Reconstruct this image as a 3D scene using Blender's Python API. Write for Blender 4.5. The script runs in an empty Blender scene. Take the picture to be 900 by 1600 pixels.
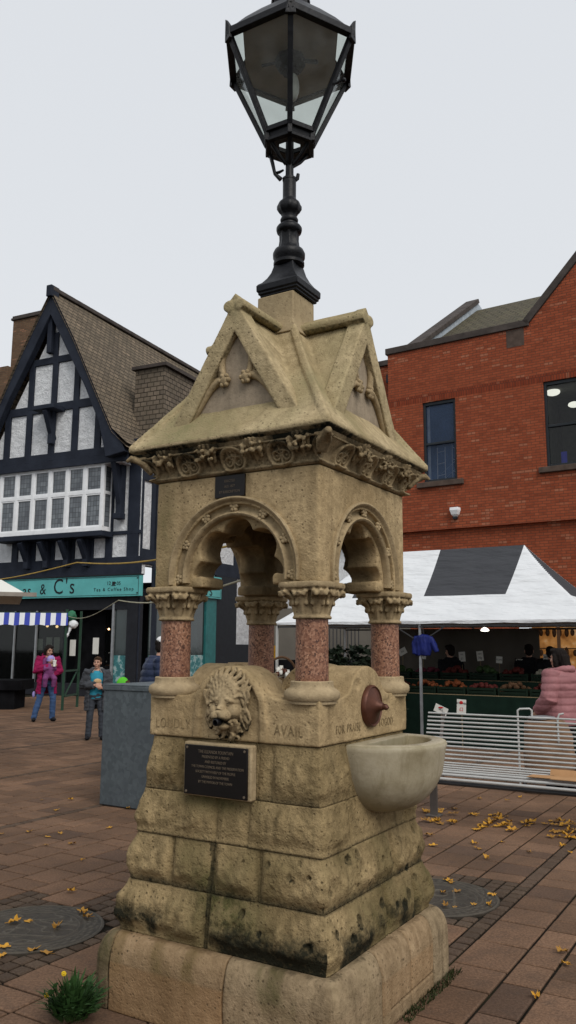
import bpy, bmesh, math, random
from mathutils import Vector, Matrix, noise
random.seed(7)
R = math.radians
sc = bpy.context.scene
col = sc.collection
FL, PITCH, ROLL, EYE = 1271., .1648, .0066, 1.65
YAW = .5446
CYW, SYW = math.cos(YAW), math.sin(YAW)
FC = (-.0187, 4.336)                      # centre of the fountain

# ------------------------------------------------------------------ helpers: survey of the photograph
def ray(px, py):
    u, v = px-450, py-800
    c, s = math.cos(ROLL), math.sin(ROLL)
    u, v = u*c+v*s, -u*s+v*c
    cp, sp = math.cos(PITCH), math.sin(PITCH)
    return Vector((u, FL*cp+v*sp, FL*sp-v*cp))
def at(px, py, Y):
    r = ray(px, py); return Vector((0, 0, EYE))+r*(Y/r.y)
def gr(px, py, z=0.):
    r = ray(px, py); return Vector((0, 0, EYE))+r*((z-EYE)/r.z)
class Frame:
    "local frame of an upright facade: x along it to the right, y into it"
    def __init__(s, o, th): s.o = Vector((o[0], o[1], 0)); s.th = th; s.x = Vector((math.cos(th), -math.sin(th), 0)); s.y = Vector((math.sin(th), math.cos(th), 0))
    def on(s, px, py, y=0.):
        r = ray(px, py); e = Vector((0, 0, EYE))-s.o
        t = (y-e.dot(s.y))/r.dot(s.y); q = e+r*t
        return (q.dot(s.x), q.z)
    def side(s, px, py, x=0.):
        r = ray(px, py); e = Vector((0, 0, EYE))-s.o
        t = (x-e.dot(s.x))/r.dot(s.x); q = e+r*t
        return (q.dot(s.y), q.z)

# ------------------------------------------------------------------ helpers: meshes
def frames(path):
    n = len(path); T = []
    for i in range(n):
        a = path[max(i-1, 0)]; b = path[min(i+1, n-1)]
        t = (b-a); T.append(t.normalized() if t.length > 1e-9 else Vector((0, 0, 1)))
    up = Vector((0, 0, 1)) if abs(T[0].z) < .9 else Vector((0, 1, 0))
    nrm = (up-T[0]*up.dot(T[0])).normalized(); out = []
    for i in range(n):
        nrm = (nrm-T[i]*nrm.dot(T[i])).normalized()
        out.append((nrm.copy(), T[i].cross(nrm)))
    return out
class MB:
    def __init__(s): s.v = []; s.f = []
    def add(s, v, f):
        o = len(s.v); s.v += [tuple(p) for p in v]; s.f += [[i+o for i in q] for q in f]
        return s
    def box(s, c, d, rz=0., rx=0., ry=0.):
        m = Matrix.Translation(c) @ Matrix.Rotation(rz, 4, 'Z') @ Matrix.Rotation(ry, 4, 'Y') @ Matrix.Rotation(rx, 4, 'X')
        vs = [m @ Vector((x*d[0]/2, y*d[1]/2, z*d[2]/2)) for x in (-1, 1) for y in (-1, 1) for z in (-1, 1)]
        return s.add(vs, [(0, 1, 3, 2), (4, 6, 7, 5), (0, 4, 5, 1), (2, 3, 7, 6), (0, 2, 6, 4), (1, 5, 7, 3)])
    def span(s, a, b):
        return s.box([(a[i]+b[i])/2 for i in range(3)], [abs(b[i]-a[i]) for i in range(3)])
    def bar(s, a, b, w, h, up=(0, 0, 1)):
        a, b = Vector(a), Vector(b); t = (b-a).normalized(); up = Vector(up)
        if abs(t.dot(up)) > .98: up = Vector((0, 1, 0))
        x = t.cross(up).normalized(); y = x.cross(t)
        vs = [p+x*(i*w/2)+y*(j*h/2) for p in (a, b) for i, j in ((-1, -1), (1, -1), (1, 1), (-1, 1))]
        return s.add(vs, [(3, 2, 1, 0), (4, 5, 6, 7)]+[(i, (i+1) % 4, 4+(i+1) % 4, 4+i) for i in range(4)])
    def tube(s, path, r, n=8, cap=True, flat=1.):
        path = [Vector(p) for p in path]; m = len(path)
        rs = r if isinstance(r, (list, tuple)) else [r]*m
        fr = frames(path); vs = []
        for i in range(m):
            a, b = fr[i]
            for k in range(n):
                t = 2*math.pi*k/n; vs.append(path[i]+(a*math.cos(t)*flat+b*math.sin(t))*rs[i])
        fs = [(i*n+k, i*n+(k+1) % n, (i+1)*n+(k+1) % n, (i+1)*n+k) for i in range(m-1) for k in range(n)]
        if cap: fs += [tuple(range(n))[::-1], tuple((m-1)*n+k for k in range(n))]
        return s.add(vs, fs)
    def lathe(s, prof, n=24, c=(0, 0, 0), m=None, cap=True, squash=None):
        vs = []
        for r, z in prof:
            for k in range(n):
                t = 2*math.pi*k/n; q = 1 if squash is None else squash(t, z)
                p = Vector((r*q*math.cos(t), r*q*math.sin(t), z))
                vs.append((m @ p if m else p)+Vector(c))
        k_ = len(prof)
        fs = [(i*n+k, i*n+(k+1) % n, (i+1)*n+(k+1) % n, (i+1)*n+k) for i in range(k_-1) for k in range(n)]
        if cap: fs += [tuple(range(n))[::-1], tuple((k_-1)*n+k for k in range(n))]
        return s.add(vs, fs)
    def ball(s, c, r, nu=12, nv=8, m=None):
        r = r if isinstance(r, (list, tuple)) else (r, r, r)
        vs = []; fs = []
        for i in range(1, nv):
            t = math.pi*i/nv
            for k in range(nu):
                a = 2*math.pi*k/nu
                p = Vector((r[0]*math.sin(t)*math.cos(a), r[1]*math.sin(t)*math.sin(a), r[2]*math.cos(t)))
                vs.append((m @ p if m else p)+Vector(c))
        for sg in (1, -1):
            p = Vector((0, 0, sg*r[2])); vs.append((m @ p if m else p)+Vector(c))
        T, B = len(vs)-2, len(vs)-1
        for i in range(nv-2):
            for k in range(nu):
                fs.append((i*nu+k, (i+1)*nu+k, (i+1)*nu+(k+1) % nu, i*nu+(k+1) % nu))
        for k in range(nu):
            fs.append((T, k, (k+1) % nu)); fs.append((B, (nv-2)*nu+(k+1) % nu, (nv-2)*nu+k))
        return s.add(vs, fs)
    def loft(s, rings, cap=True, closed=True):
        n = len(rings[0]); vs = [p for r_ in rings for p in r_]
        m = len(rings); kk = n if closed else n-1
        fs = [(i*n+k, i*n+(k+1) % n, (i+1)*n+(k+1) % n, (i+1)*n+k) for i in range(m-1) for k in range(kk)]
        if cap: fs += [tuple(range(n))[::-1], tuple((m-1)*n+k for k in range(n))]
        return s.add(vs, fs)
    def oval(s, rings, n=16):
        "rings: (x,y,z,rx,ry) level ovals"
        return s.loft([[Vector((x+rx*math.cos(2*math.pi*k/n), y+ry*math.sin(2*math.pi*k/n), z)) for k in range(n)] for x, y, z, rx, ry in rings])
    def prism(s, pts, d):
        "extrude a 3-D polygon by vector d"
        n = len(pts); d = Vector(d); a = [Vector(p) for p in pts]
        return s.add(a+[p+d for p in a], [tuple(range(n))[::-1], tuple(range(n, 2*n))]+[(i, (i+1) % n, n+(i+1) % n, n+i) for i in range(n)])
    def xform(s, m):
        s.v = [tuple(m @ Vector(p)) for p in s.v]; return s
    def join(s, o): return s.add(o.v, o.f)

def tag(o, label=None, cat=None, group=None, kind=None):
    if label: o['label'] = label
    if cat: o['category'] = cat
    if group: o['group'] = group
    if kind: o['kind'] = kind
    return o
def thing(name, label, cat, loc=(0, 0, 0), rz=0., group=None):
    o = bpy.data.objects.new(name, None); o.empty_display_size = .1; col.objects.link(o)
    o.location = loc; o.rotation_euler = (0, 0, rz)
    return tag(o, label, cat, group)
def mesh_from(mb, name):
    me = bpy.data.meshes.new(name); me.from_pydata(mb.v, [], mb.f); me.validate()
    bm = bmesh.new(); bm.from_mesh(me); bmesh.ops.recalc_face_normals(bm, faces=bm.faces); bm.to_mesh(me); bm.free()
    return me
def remeshed(me, voxel, smooth=0, fac=.5):
    o = bpy.data.objects.new('tmp', me); col.objects.link(o)
    md = o.modifiers.new('r', 'REMESH'); md.mode = 'VOXEL'; md.voxel_size = voxel
    if smooth: k = o.modifiers.new('s', 'SMOOTH'); k.iterations = smooth; k.factor = fac
    dg = bpy.context.evaluated_depsgraph_get(); dg.update()
    new = bpy.data.meshes.new_from_object(o.evaluated_get(dg))
    bpy.data.objects.remove(o); new.name = me.name
    return new
def obj(name, mb, mat, parent=None, smooth=40, remesh=None, sm=2, warp=None, bevel=None, attrs=None, recalc=True):
    if isinstance(mb, MB):
        me = mesh_from(mb, name) if recalc else None
        if me is None:
            me = bpy.data.meshes.new(name); me.from_pydata(mb.v, [], mb.f)
    else: me = mb
    if remesh: me = remeshed(me, remesh, sm)
    if warp:
        me.update()
        n_ = len(me.vertices); cs_ = [0.]*(3*n_); ns_ = [0.]*(3*n_)
        me.vertices.foreach_get('co', cs_); me.vertices.foreach_get('normal', ns_)
        for i in range(n_):
            p = Vector(cs_[3*i:3*i+3]); q = p+warp(p, Vector(ns_[3*i:3*i+3])); cs_[3*i:3*i+3] = q
        me.vertices.foreach_set('co', cs_); me.update()
    me.materials.clear()
    for m_ in (mat if isinstance(mat, (list, tuple)) else [mat]): me.materials.append(m_)
    if smooth:
        me.polygons.foreach_set('use_smooth', [True]*len(me.polygons))
        if smooth < 180: me.set_sharp_from_angle(angle=R(smooth))
    if attrs:
        for an, fn in attrs.items():
            a = me.attributes.new(an, 'FLOAT', 'POINT')
            a.data.foreach_set('value', [fn(v.co, v.normal) if callable(fn) else 0. for v in me.vertices] if callable(fn) else fn)
    o = bpy.data.objects.new(name, me); col.objects.link(o)
    if parent: o.parent = parent
    if bevel:
        b = o.modifiers.new('Bevel', 'BEVEL'); b.width = bevel; b.segments = 2; b.limit_method = 'ANGLE'; b.angle_limit = R(35)
        if smooth: b.harden_normals = False
    return o
def copy_obj(o, parent, mat4=None):
    c = o.copy(); col.objects.link(c); c.parent = parent
    if mat4 is not None: c.matrix_local = mat4
    return c
def copy_tree(o, parent=None):
    c = o.copy(); col.objects.link(c); c.parent = parent
    for ch in list(o.children): copy_tree(ch, c)
    return c
def text_mesh(body, size, extrude=.002, align='CENTER', shear=0., spacing=1., off=0.):
    cu = bpy.data.curves.new('text', 'FONT'); cu.body = body; cu.size = size; cu.extrude = extrude; cu.align_x = align; cu.align_y = 'CENTER'; cu.shear = shear; cu.space_character = spacing; cu.offset = off*size
    cu.resolution_u = 3
    o = bpy.data.objects.new('tmp', cu); col.objects.link(o)
    dg = bpy.context.evaluated_depsgraph_get(); dg.update()
    me = bpy.data.meshes.new_from_object(o.evaluated_get(dg)); bpy.data.objects.remove(o)
    return me
def text(name, body, size, mat, parent, loc, rx=90., rz=0., ext=.002, align='CENTER', sx=1., spacing=1., tilt=0.):
    me = text_mesh(body, size, ext, align, 0., spacing)
    me.transform(Matrix.Rotation(R(rz), 4, 'Z') @ Matrix.Rotation(R(rx), 4, 'X') @ Matrix.Rotation(R(tilt), 4, 'Z') @ Matrix.Diagonal((sx, 1, 1, 1)))
    o = obj(name, me, mat, parent, smooth=0); o.location = loc
    return o
def fbm(p, sc_=1., oc=3):
    p = Vector(p)*sc_; a = 1.; t = 0.
    for i in range(oc): t += a*noise.noise(p); p = p*2.03+Vector((3.1, 1.7, 5.3)); a *= .5
    return t
def sst(a, b, x):
    t = min(max((x-a)/(b-a), 0.), 1.); return t*t*(3-2*t)

# ------------------------------------------------------------------ materials
class NT:
    def __init__(s, name):
        s.m = bpy.data.materials.new(name); s.m.use_nodes = True; s.t = s.m.node_tree; s.b = s.t.nodes['Principled BSDF']
    def n(s, typ, **k):
        nd = s.t.nodes.new(typ)
        for a, b in k.items():
            if a.startswith('i_'): nd.inputs[a[2:].replace('_', ' ')].default_value = b
            else: setattr(nd, a, b)
        return nd
    def l(s, a, b): s.t.links.new(a, b)
    def coords(s, kind='Object'): return s.n('ShaderNodeTexCoord').outputs[kind]
    def noise(s, vec, scale, detail=4., rough=.55):
        x = s.n('ShaderNodeTexNoise'); x.inputs['Scale'].default_value = scale; x.inputs['Detail'].default_value = detail; x.inputs['Roughness'].default_value = rough
        s.l(vec, x.inputs['Vector']); return x.outputs['Fac']
    def ramp(s, fac, stops):
        r = s.n('ShaderNodeValToRGB'); e = r.color_ramp.elements
        e[0].position, e[0].color = stops[0][0], (*stops[0][1], 1) if not isinstance(stops[0][1], float) else (stops[0][1],)*3+(1,)
        e[1].position, e[1].color = stops[-1][0], (*stops[-1][1], 1) if not isinstance(stops[-1][1], float) else (stops[-1][1],)*3+(1,)
        for p, c in stops[1:-1]:
            q = e.new(p); q.color = (*c, 1) if not isinstance(c, float) else (c, c, c, 1)
        s.l(fac, r.inputs['Fac']); return r.outputs['Color']
    def mix(s, fac, a, b, mode='MIX'):
        x = s.n('ShaderNodeMix'); x.data_type = 'RGBA'; x.blend_type = mode
        for v, i in ((fac, 0), (a, 6), (b, 7)):
            if hasattr(v, 'links'): s.l(v, x.inputs[i])
            elif i == 0: x.inputs[0].default_value = v
            else: x.inputs[i].default_value = (*v, 1)
        return x.outputs[2]
    def math(s, op, a, b=0.):
        x = s.n('ShaderNodeMath'); x.operation = op
        for v, i in ((a, 0), (b, 1)):
            if hasattr(v, 'links'): s.l(v, x.inputs[i])
            else: x.inputs[i].default_value = v
        return x.outputs[0]
    def attr(s, name, out='Fac'):
        x = s.n('ShaderNodeAttribute'); x.attribute_name = name; return x.outputs[out]
    def bump(s, h, strength=.3, dist=.01):
        x = s.n('ShaderNodeBump'); x.inputs['Strength'].default_value = strength; x.inputs['Distance'].default_value = dist
        s.l(h, x.inputs['Height']); s.l(x.outputs['Normal'], s.b.inputs['Normal'])
    def color(s, c):
        if hasattr(c, 'links'): s.l(c, s.b.inputs['Base Color'])
        else: s.b.inputs['Base Color'].default_value = (*c, 1)
    def done(s, rough=.8, spec=.3, metal=0.):
        s.b.inputs['Roughness'].default_value = rough; s.b.inputs['Specular IOR Level'].default_value = spec; s.b.inputs['Metallic'].default_value = metal
        return s.m
def plain(name, c, rough=.7, spec=.3, metal=0., var=.25, scale=6., bump=0., bscale=60.):
    t = NT(name); v = t.coords()
    n = t.noise(v, scale, 4)
    t.color(t.ramp(n, [(.25, tuple(x*(1-var) for x in c)), (.75, tuple(min(x*(1+var), 1) for x in c))]))
    if bump: t.bump(t.noise(v, bscale, 3), bump, .005)
    return t.done(rough, spec, metal)
def stone(name, light, dark, crust=(.012, .012, .008), moss=(.045, .05, .014), scale=3., bump=.35, stain=.5):
    t = NT(name); v = t.coords()
    n1 = t.noise(v, scale, 6, .6); n2 = t.noise(v, scale*9, 5, .65); n3 = t.noise(v, 90., 3, .6)
    c = t.mix(t.ramp(n1, [(.3, .0), (.7, 1.)]), dark, light)
    c = t.mix(t.ramp(n2, [(.35, .55), (.65, 0.)]), c, tuple(x*.62 for x in dark))
    # vertical rain streaks
    mp = t.n('ShaderNodeMapping'); mp.inputs['Scale'].default_value = (9, 9, 1.1); t.l(v, mp.inputs['Vector'])
    n4 = t.noise(mp.outputs[0], 1.6, 4, .6)
    c = t.mix(t.math('MULTIPLY', t.ramp(n4, [(.5, 0.), (.72, 1.)]), stain), c, tuple(a*.55 for a in dark))
    # algae where marked
    mo = t.attr('moss'); c = t.mix(t.math('MULTIPLY', mo, t.ramp(n2, [(.3, .35), (.6, 1.)])), c, moss)
    di = t.attr('dirt_shade')  # holds grime and crust, plus shade painted under eaves and in recesses
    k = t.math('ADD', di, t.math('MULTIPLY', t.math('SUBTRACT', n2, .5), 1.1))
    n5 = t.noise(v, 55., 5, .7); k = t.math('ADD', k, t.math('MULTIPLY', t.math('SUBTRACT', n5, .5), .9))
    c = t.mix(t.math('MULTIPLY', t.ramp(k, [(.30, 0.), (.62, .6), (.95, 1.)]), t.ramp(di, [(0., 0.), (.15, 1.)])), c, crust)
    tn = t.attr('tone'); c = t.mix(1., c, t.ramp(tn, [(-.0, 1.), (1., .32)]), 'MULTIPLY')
    wm = t.attr('warm'); c = t.mix(t.math('MULTIPLY', wm, t.ramp(n1, [(.3, .6), (.7, 1.)])), c, (.36, .205, .095))
    # pits
    vo = t.n('ShaderNodeTexVoronoi'); vo.inputs['Scale'].default_value = 38.; t.l(v, vo.inputs['Vector'])
    pit = t.ramp(vo.outputs['Distance'], [(.1, 0.), (.26, 1.)])
    t.color(t.mix(t.math('MULTIPLY', t.math('SUBTRACT', 1., pit), t.ramp(n1, [(.45, 0.), (.6, .8)])), c, tuple(x*.35 for x in dark)))
    h = t.math('ADD', t.math('MULTIPLY', n3, .5), t.math('ADD', t.math('MULTIPLY', n2, 1.), t.math('MULTIPLY', pit, .3)))
    t.bump(h, bump, .012)
    return t.done(.92, .12)

M = {}
M['stone'] = stone('weathered_sandstone', (.55, .41, .232), (.31, .222, .115), bump=.6)
M['stone_base'] = stone('rock_faced_sandstone', (.46, .34, .178), (.19, .138, .066), crust=(.020, .019, .011), bump=1., stain=.75)
M['stone_roof'] = stone('roof_stone', (.56, .445, .27), (.31, .24, .13), moss=(.14, .135, .06), bump=.6)
M['stone_plinth'] = stone('plinth_stone', (.44, .335, .21), (.21, .155, .09), stain=.75, bump=.7)
M['stone_carved'] = stone('carved_sandstone', (.48, .37, .22), (.25, .182, .10), stain=.5)
M['stone_smooth'] = stone('smooth_pale_stone', (.47, .365, .225), (.32, .242, .142), bump=.3, stain=.3)
M['stone_tymp'] = stone('tympanum_stone', (.42, .34, .25), (.30, .24, .17), bump=.25)
M['mortar'] = plain('grime_filled_letter', (.19, .14, .075), .95, .1, var=.6, scale=40)  # darker grime-filled stone colour of the carved letters
M['marble'] = None
t = NT('marble'); v = t.coords(); n = t.noise(v, 4, 6, .65); n2 = t.noise(v, 22, 4, .6)
c = t.ramp(n, [(.3, (.25, .21, .13)), (.5, (.38, .33, .23)), (.7, (.48, .425, .32))])
vo = t.n('ShaderNodeTexVoronoi'); vo.inputs['Scale'].default_value = 24.; t.l(v, vo.inputs['Vector'])
c = t.mix(t.math('MULTIPLY', t.ramp(vo.outputs['Distance'], [(.04, 1.), (.13, 0.)]), t.ramp(n, [(.5, 0.), (.56, .7)])), c, (.10, .07, .035))
mpb = t.n('ShaderNodeMapping'); mpb.inputs['Scale'].default_value = (16, 16, 1.6); t.l(v, mpb.inputs['Vector']); c = t.mix(t.ramp(t.noise(mpb.outputs[0], 1.2, 5, .6), [(.5, 0.), (.75, .6)]), c, (.15, .12, .06)); c = t.mix(t.ramp(t.noise(v, 9, 6, .7), [(.55, 0.), (.75, .5)]), c, (.17, .13, .07)); c = t.mix(t.math('MULTIPLY', t.attr('moss'), .85), c, (.16, .135, .07)); c = t.mix(t.math('MULTIPLY', t.attr('dirt_shade'), .8), c, (.05, .04, .02))
t.color(c); t.bump(n2, .3, .008); M['marble'] = t.done(.55, .3)
t = NT('pink_granite'); v = t.coords(); vo = t.n('ShaderNodeTexVoronoi'); vo.inputs['Scale'].default_value = 130.; t.l(v, vo.inputs['Vector'])
n = t.noise(v, 120, 3); sep = t.n('ShaderNodeSeparateColor'); t.l(vo.outputs['Color'], sep.inputs[0])
c = t.ramp(sep.outputs[0], [(0., (.035, .014, .008)), (.25, (.16, .068, .036)), (.6, (.255, .118, .066)), (1., (.38, .21, .13))])
c = t.mix(t.ramp(t.noise(v, 5, 3), [(.35, .5), (.65, 0.)]), c, (.13, .05, .033)); t.color(c); t.bump(n, .15, .003); M['granite'] = t.done(.5, .4)
t = NT('black_iron'); v = t.coords(); n = t.noise(v, 30, 4); t.color(t.ramp(n, [(.3, (.003, .003, .004)), (.7, (.008, .0085, .011))])); t.bump(n, .5, .006); M['iron'] = t.done(.45, .22)
M['lamp_inside'] = plain('lamp_roof_underside', (.30, .25, .17), .7, .2)
t = NT('clear_pane'); n = t.noise(t.coords(), 5, 4)
tr = t.n('ShaderNodeBsdfTransparent'); gl = t.n('ShaderNodeBsdfGlossy'); gl.inputs['Roughness'].default_value = .1
tr.inputs['Color'].default_value = (.80, .83, .80, 1); gl.inputs['Color'].default_value = (.8, .85, .85, 1)
fr_ = t.n('ShaderNodeLayerWeight'); fr_.inputs['Blend'].default_value = .28; mx = t.n('ShaderNodeMixShader'); t.l(t.math('ADD', t.math('POWER', fr_.outputs['Facing'], 3.2), t.ramp(n, [(.35, .0), (.7, .025)])), mx.inputs[0]); t.l(tr.outputs[0], mx.inputs[1]); t.l(gl.outputs[0], mx.inputs[2])
df = t.n('ShaderNodeBsdfTranslucent'); df.inputs['Color'].default_value = (.75, .77, .74, 1); df2 = t.n('ShaderNodeBsdfDiffuse'); df2.inputs['Color'].default_value = (.6, .6, .56, 1); ad_ = t.n('ShaderNodeMixShader'); t.l(df.outputs[0], ad_.inputs[1]); t.l(df2.outputs[0], ad_.inputs[2]); m2 = t.n('ShaderNodeMixShader'); t.l(t.ramp(n, [(.3, .05), (.75, .14)]), m2.inputs[0]); t.l(mx.outputs[0], m2.inputs[1]); t.l(ad_.outputs[0], m2.inputs[2]); t.l(m2.outputs[0], t.t.nodes['Material Output'].inputs['Surface']); M['pane'] = t.m
def glass_dark(name, c, rough=.05, bump=.0):
    t = NT(name); v = t.coords(); n = t.noise(v, 1.3, 3)
    t.color(t.ramp(n, [(.3, tuple(x*.6 for x in c)), (.7, c)]))
    if bump: t.bump(t.noise(v, 3., 2), bump, .01)
    return t.done(rough, .6)
M['win_glass'] = glass_dark('window_glass', (.055, .068, .08), .06)
M['win_glass_blue'] = glass_dark('blue_window_glass', (.022, .035, .06), .05)
t = NT('shop_glass'); tr = t.n('ShaderNodeBsdfTransparent'); gl = t.n('ShaderNodeBsdfGlossy'); gl.inputs['Roughness'].default_value = .04
tr.inputs['Color'].default_value = (.5, .53, .51, 1); mx = t.n('ShaderNodeMixShader'); mx.inputs[0].default_value = .035; t.l(tr.outputs[0], mx.inputs[1]); t.l(gl.outputs[0], mx.inputs[2])
t.l(mx.outputs[0], t.t.nodes['Material Output'].inputs['Surface']); M['shop_glass'] = t.m
M['blue_pane'] = glass_dark('blue_tinted_pane', (.045, .075, .14), .05); M['blue_pane'].node_tree.nodes['Principled BSDF'].inputs['Alpha'].default_value = .62; M['blue_pane'].node_tree.nodes['Principled BSDF'].inputs['Specular IOR Level'].default_value = .25
M['bronze'] = plain('dark_plaque_metal', (.007, .005, .0045), .4, .25, 0., .4, 8)
M['bronze_letter'] = plain('worn_raised_letters', (.11, .085, .06), .6, .2)
M['copper'] = plain('brown_copper', (.085, .03, .017), .5, .4, .45, .45, 14, .2)
M['render_white'] = None
t = NT('roughcast_plaster'); v = t.coords(); n = t.noise(v, .9, 5); n2 = t.noise(v, 5.5, 5, .75)
t.color(t.mix(t.ramp(n2, [(.42, .35), (.58, 0.)]), t.ramp(n, [(.3, (.64, .65, .66)), (.7, (.77, .78, .79))]), (.38, .385, .40))); t.bump(n2, 1., .1); M['render_white'] = t.done(.9, .1)
t = NT('blue_black_timber'); v = t.coords(); n = t.noise(v, 2.5, 5); t.color(t.ramp(n, [(.3, (.010, .013, .022)), (.7, (.019, .024, .037))])); t.bump(t.noise(v, 16, 4), .35, .02); M['timber'] = t.done(.7, .2)
M['white_paint'] = plain('white_window_paint', (.74, .75, .76), .5, .3, var=.08)
M['teal'] = plain('teal_sign_paint', (.095, .37, .365), .5, .3, var=.14, scale=2)
M['teal_dark'] = plain('teal_trim', (.02, .13, .13), .5, .3)
M['black_letter'] = plain('black_lettering', (.012, .014, .016), .6, .2)
M['dark'] = plain('dark_interior', (.006, .006, .007), .9, .05, var=.6, scale=3)
M['darkwood'] = plain('dark_panel', (.013, .014, .018), .6, .2)
def brick_mat(name, w, h, c1, c2, mortar, msize=.012, u='x', var=.5, rot=None, bump=.4, bias=0., off=.5):
    t = NT(name); v = t.coords(); sx = t.n('ShaderNodeSeparateXYZ'); t.l(v, sx.inputs[0]); cb = t.n('ShaderNodeCombineXYZ')
    if u == 'xy': t.l(t.math('ADD', sx.outputs[0], sx.outputs[1]), cb.inputs[0])
    else: t.l(sx.outputs[{'x': 0, 'y': 1}[u]], cb.inputs[0])
    t.l(sx.outputs[2], cb.inputs[1])
    b = t.n('ShaderNodeTexBrick'); b.offset = off; b.inputs['Scale'].default_value = 1.; b.inputs['Brick Width'].default_value = w; b.inputs['Row Height'].default_value = h
    b.inputs['Mortar Size'].default_value = msize; b.inputs['Mortar Smooth'].default_value = .3; b.inputs['Bias'].default_value = bias
    b.inputs['Color1'].default_value = (*c1, 1); b.inputs['Color2'].default_value = (*c2, 1); b.inputs['Mortar'].default_value = (*mortar, 1)
    t.l(cb.outputs[0], b.inputs['Vector'])
    sc2 = t.n('ShaderNodeSeparateXYZ'); t.l(cb.outputs[0], sc2.inputs[0]); row = t.math('FLOOR', t.math('DIVIDE', sc2.outputs[1], h)); sh = t.math('MULTIPLY', t.math('FLOORED_MODULO', row, 2.), off)
    ce = t.n('ShaderNodeCombineXYZ'); t.l(t.math('FLOOR', t.math('ADD', t.math('DIVIDE', sc2.outputs[0], w), sh)), ce.inputs[0]); t.l(row, ce.inputs[1]); wn = t.n('ShaderNodeTexWhiteNoise'); wn.noise_dimensions = '2D'; t.l(ce.outputs[0], wn.inputs['Vector'])
    n = t.noise(v, .5, 5); n2 = t.noise(v, 7, 4)
    bc = t.mix(t.math('MULTIPLY', t.ramp(wn.outputs['Value'], [(.93, 0.), (.96, .5)]), t.math('SUBTRACT', 1., b.outputs['Fac'])), b.outputs['Color'], (.42, .2, .12))
    bc = t.mix(t.math('MULTIPLY', t.ramp(wn.outputs['Value'], [(.06, .35), (.10, 0.)]), t.math('SUBTRACT', 1., b.outputs['Fac'])), bc, tuple(x*.45 for x in c2))
    c = t.mix(t.ramp(n, [(.3, var), (.7, 0.)]), bc, tuple(x*.5 for x in c1)); c = t.mix(t.ramp(n2, [(.4, .22), (.6, 0.)]), c, tuple(x*.55 for x in c2))
    t.color(c); t.bump(t.math('SUBTRACT', t.math('MULTIPLY', n2, .4), b.outputs['Fac']), bump, .02)
    return t.done(.88, .15)
M['brick'] = brick_mat('red_brick', .225, .075, (.33, .082, .036), (.25, .057, .025), (.13, .05, .03), .010, 'xy', .16)
M['soldier'] = brick_mat('soldier_brick', .075, .5, (.27, .055, .023), (.19, .037, .016), (.09, .034, .022), .010, 'xy', .3)
M['brick_brown'] = brick_mat('chimney_brick', .225, .075, (.17, .10, .058), (.12, .066, .04), (.11, .09, .065), .012, 'xy', .3)
M['tile'] = None
def tile_mat(name, w, h, c1, c2, u='y'):
    t = NT(name); v = t.coords(); sx = t.n('ShaderNodeSeparateXYZ'); t.l(v, sx.inputs[0]); cb = t.n('ShaderNodeCombineXYZ')
    uu = sx.outputs[{'x': 0, 'y': 1}[u]] if u != 'xy' else t.math('ADD', sx.outputs[0], sx.outputs[1])
    t.l(uu, cb.inputs[0]); t.l(sx.outputs[2], cb.inputs[1])
    b = t.n('ShaderNodeTexBrick'); b.inputs['Scale'].default_value = 1.; b.inputs['Brick Width'].default_value = w; b.inputs['Row Height'].default_value = h
    b.inputs['Mortar Size'].default_value = .018; b.inputs['Mortar Smooth'].default_value = .2
    b.inputs['Color1'].default_value = (*c1, 1); b.inputs['Color2'].default_value = (*c2, 1); b.inputs['Mortar'].default_value = (.014, .011, .009, 1)
    t.l(cb.outputs[0], b.inputs['Vector']); n = t.noise(v, 1.1, 6, .65); n2 = t.noise(v, 9, 4)
    c = t.mix(t.ramp(n, [(.35, .55), (.65, 0.)]), b.outputs['Color'], (.05, .045, .035)); c = t.mix(t.ramp(n2, [(.45, .4), (.65, 0.)]), c, (.12, .095, .065))
    t.color(c)
    saw = t.math('FRACT', t.math('DIVIDE', sx.outputs[2], h))
    t.bump(t.math('SUBTRACT', t.math('SUBTRACT', 1., saw), b.outputs['Fac']), .8, .03); return t.done(.9, .15)
M['tile'] = tile_mat('clay_roof_tile', .27, .17, (.22, .17, .12), (.115, .09, .066), 'y')
M['tile_moss'] = tile_mat('mossy_roof_tile', .3, .16, (.09, .085, .045), (.06, .06, .035), 'x')
M['tile_hung'] = tile_mat('hung_tile', .27, .17, (.19, .15, .115), (.105, .085, .068), 'xy')
M['coping'] = plain('dark_coping', (.055, .045, .04), .8, .2, var=.4, scale=3)
M['stone_sill'] = plain('grey_stone_sill', (.085, .062, .05), .9, .1, var=.3)
M['lead'] = plain('pale_lead', (.32, .36, .40), .6, .3)
M['frame_dark'] = plain('dark_window_frame', (.012, .016, .02), .5, .3)
M['canvas_white'] = plain('white_canvas', (.62, .64, .66), .8, .15, var=.09, scale=1.8, bump=.4, bscale=4)
def canvas(name, c):
    t = NT(name); v = t.coords(); n = t.noise(v, 1.6, 5); mp = t.n('ShaderNodeMapping'); mp.inputs['Scale'].default_value = (1., 3.2, 3.2); mp.inputs['Rotation'].default_value = (0, 0, .5); t.l(v, mp.inputs['Vector'])
    f = t.noise(mp.outputs[0], 1.7, 3, .5); c2 = t.mix(t.ramp(n, [(.4, 0.), (.7, .22)]), c, tuple(x*.72 for x in c)); t.color(c2); t.bump(f, .7, .12); return t.done(.8, .15)
M['canvas_white'] = canvas('white_canvas', (.63, .645, .66)); M['canvas_dark0'] = canvas('charcoal_canvas', (.05, .052, .058))
M['canvas_cream'] = plain('cream_canvas', (.60, .60, .56), .8, .15, var=.1, scale=2, bump=.2, bscale=6)
M['canvas_dark'] = plain('charcoal_canvas', (.045, .048, .055), .75, .2, var=.2, scale=2, bump=.15, bscale=5)
M['canvas_grey'] = plain('grey_backdrop', (.11, .10, .085), .85, .1, var=.25, scale=1.)
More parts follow.
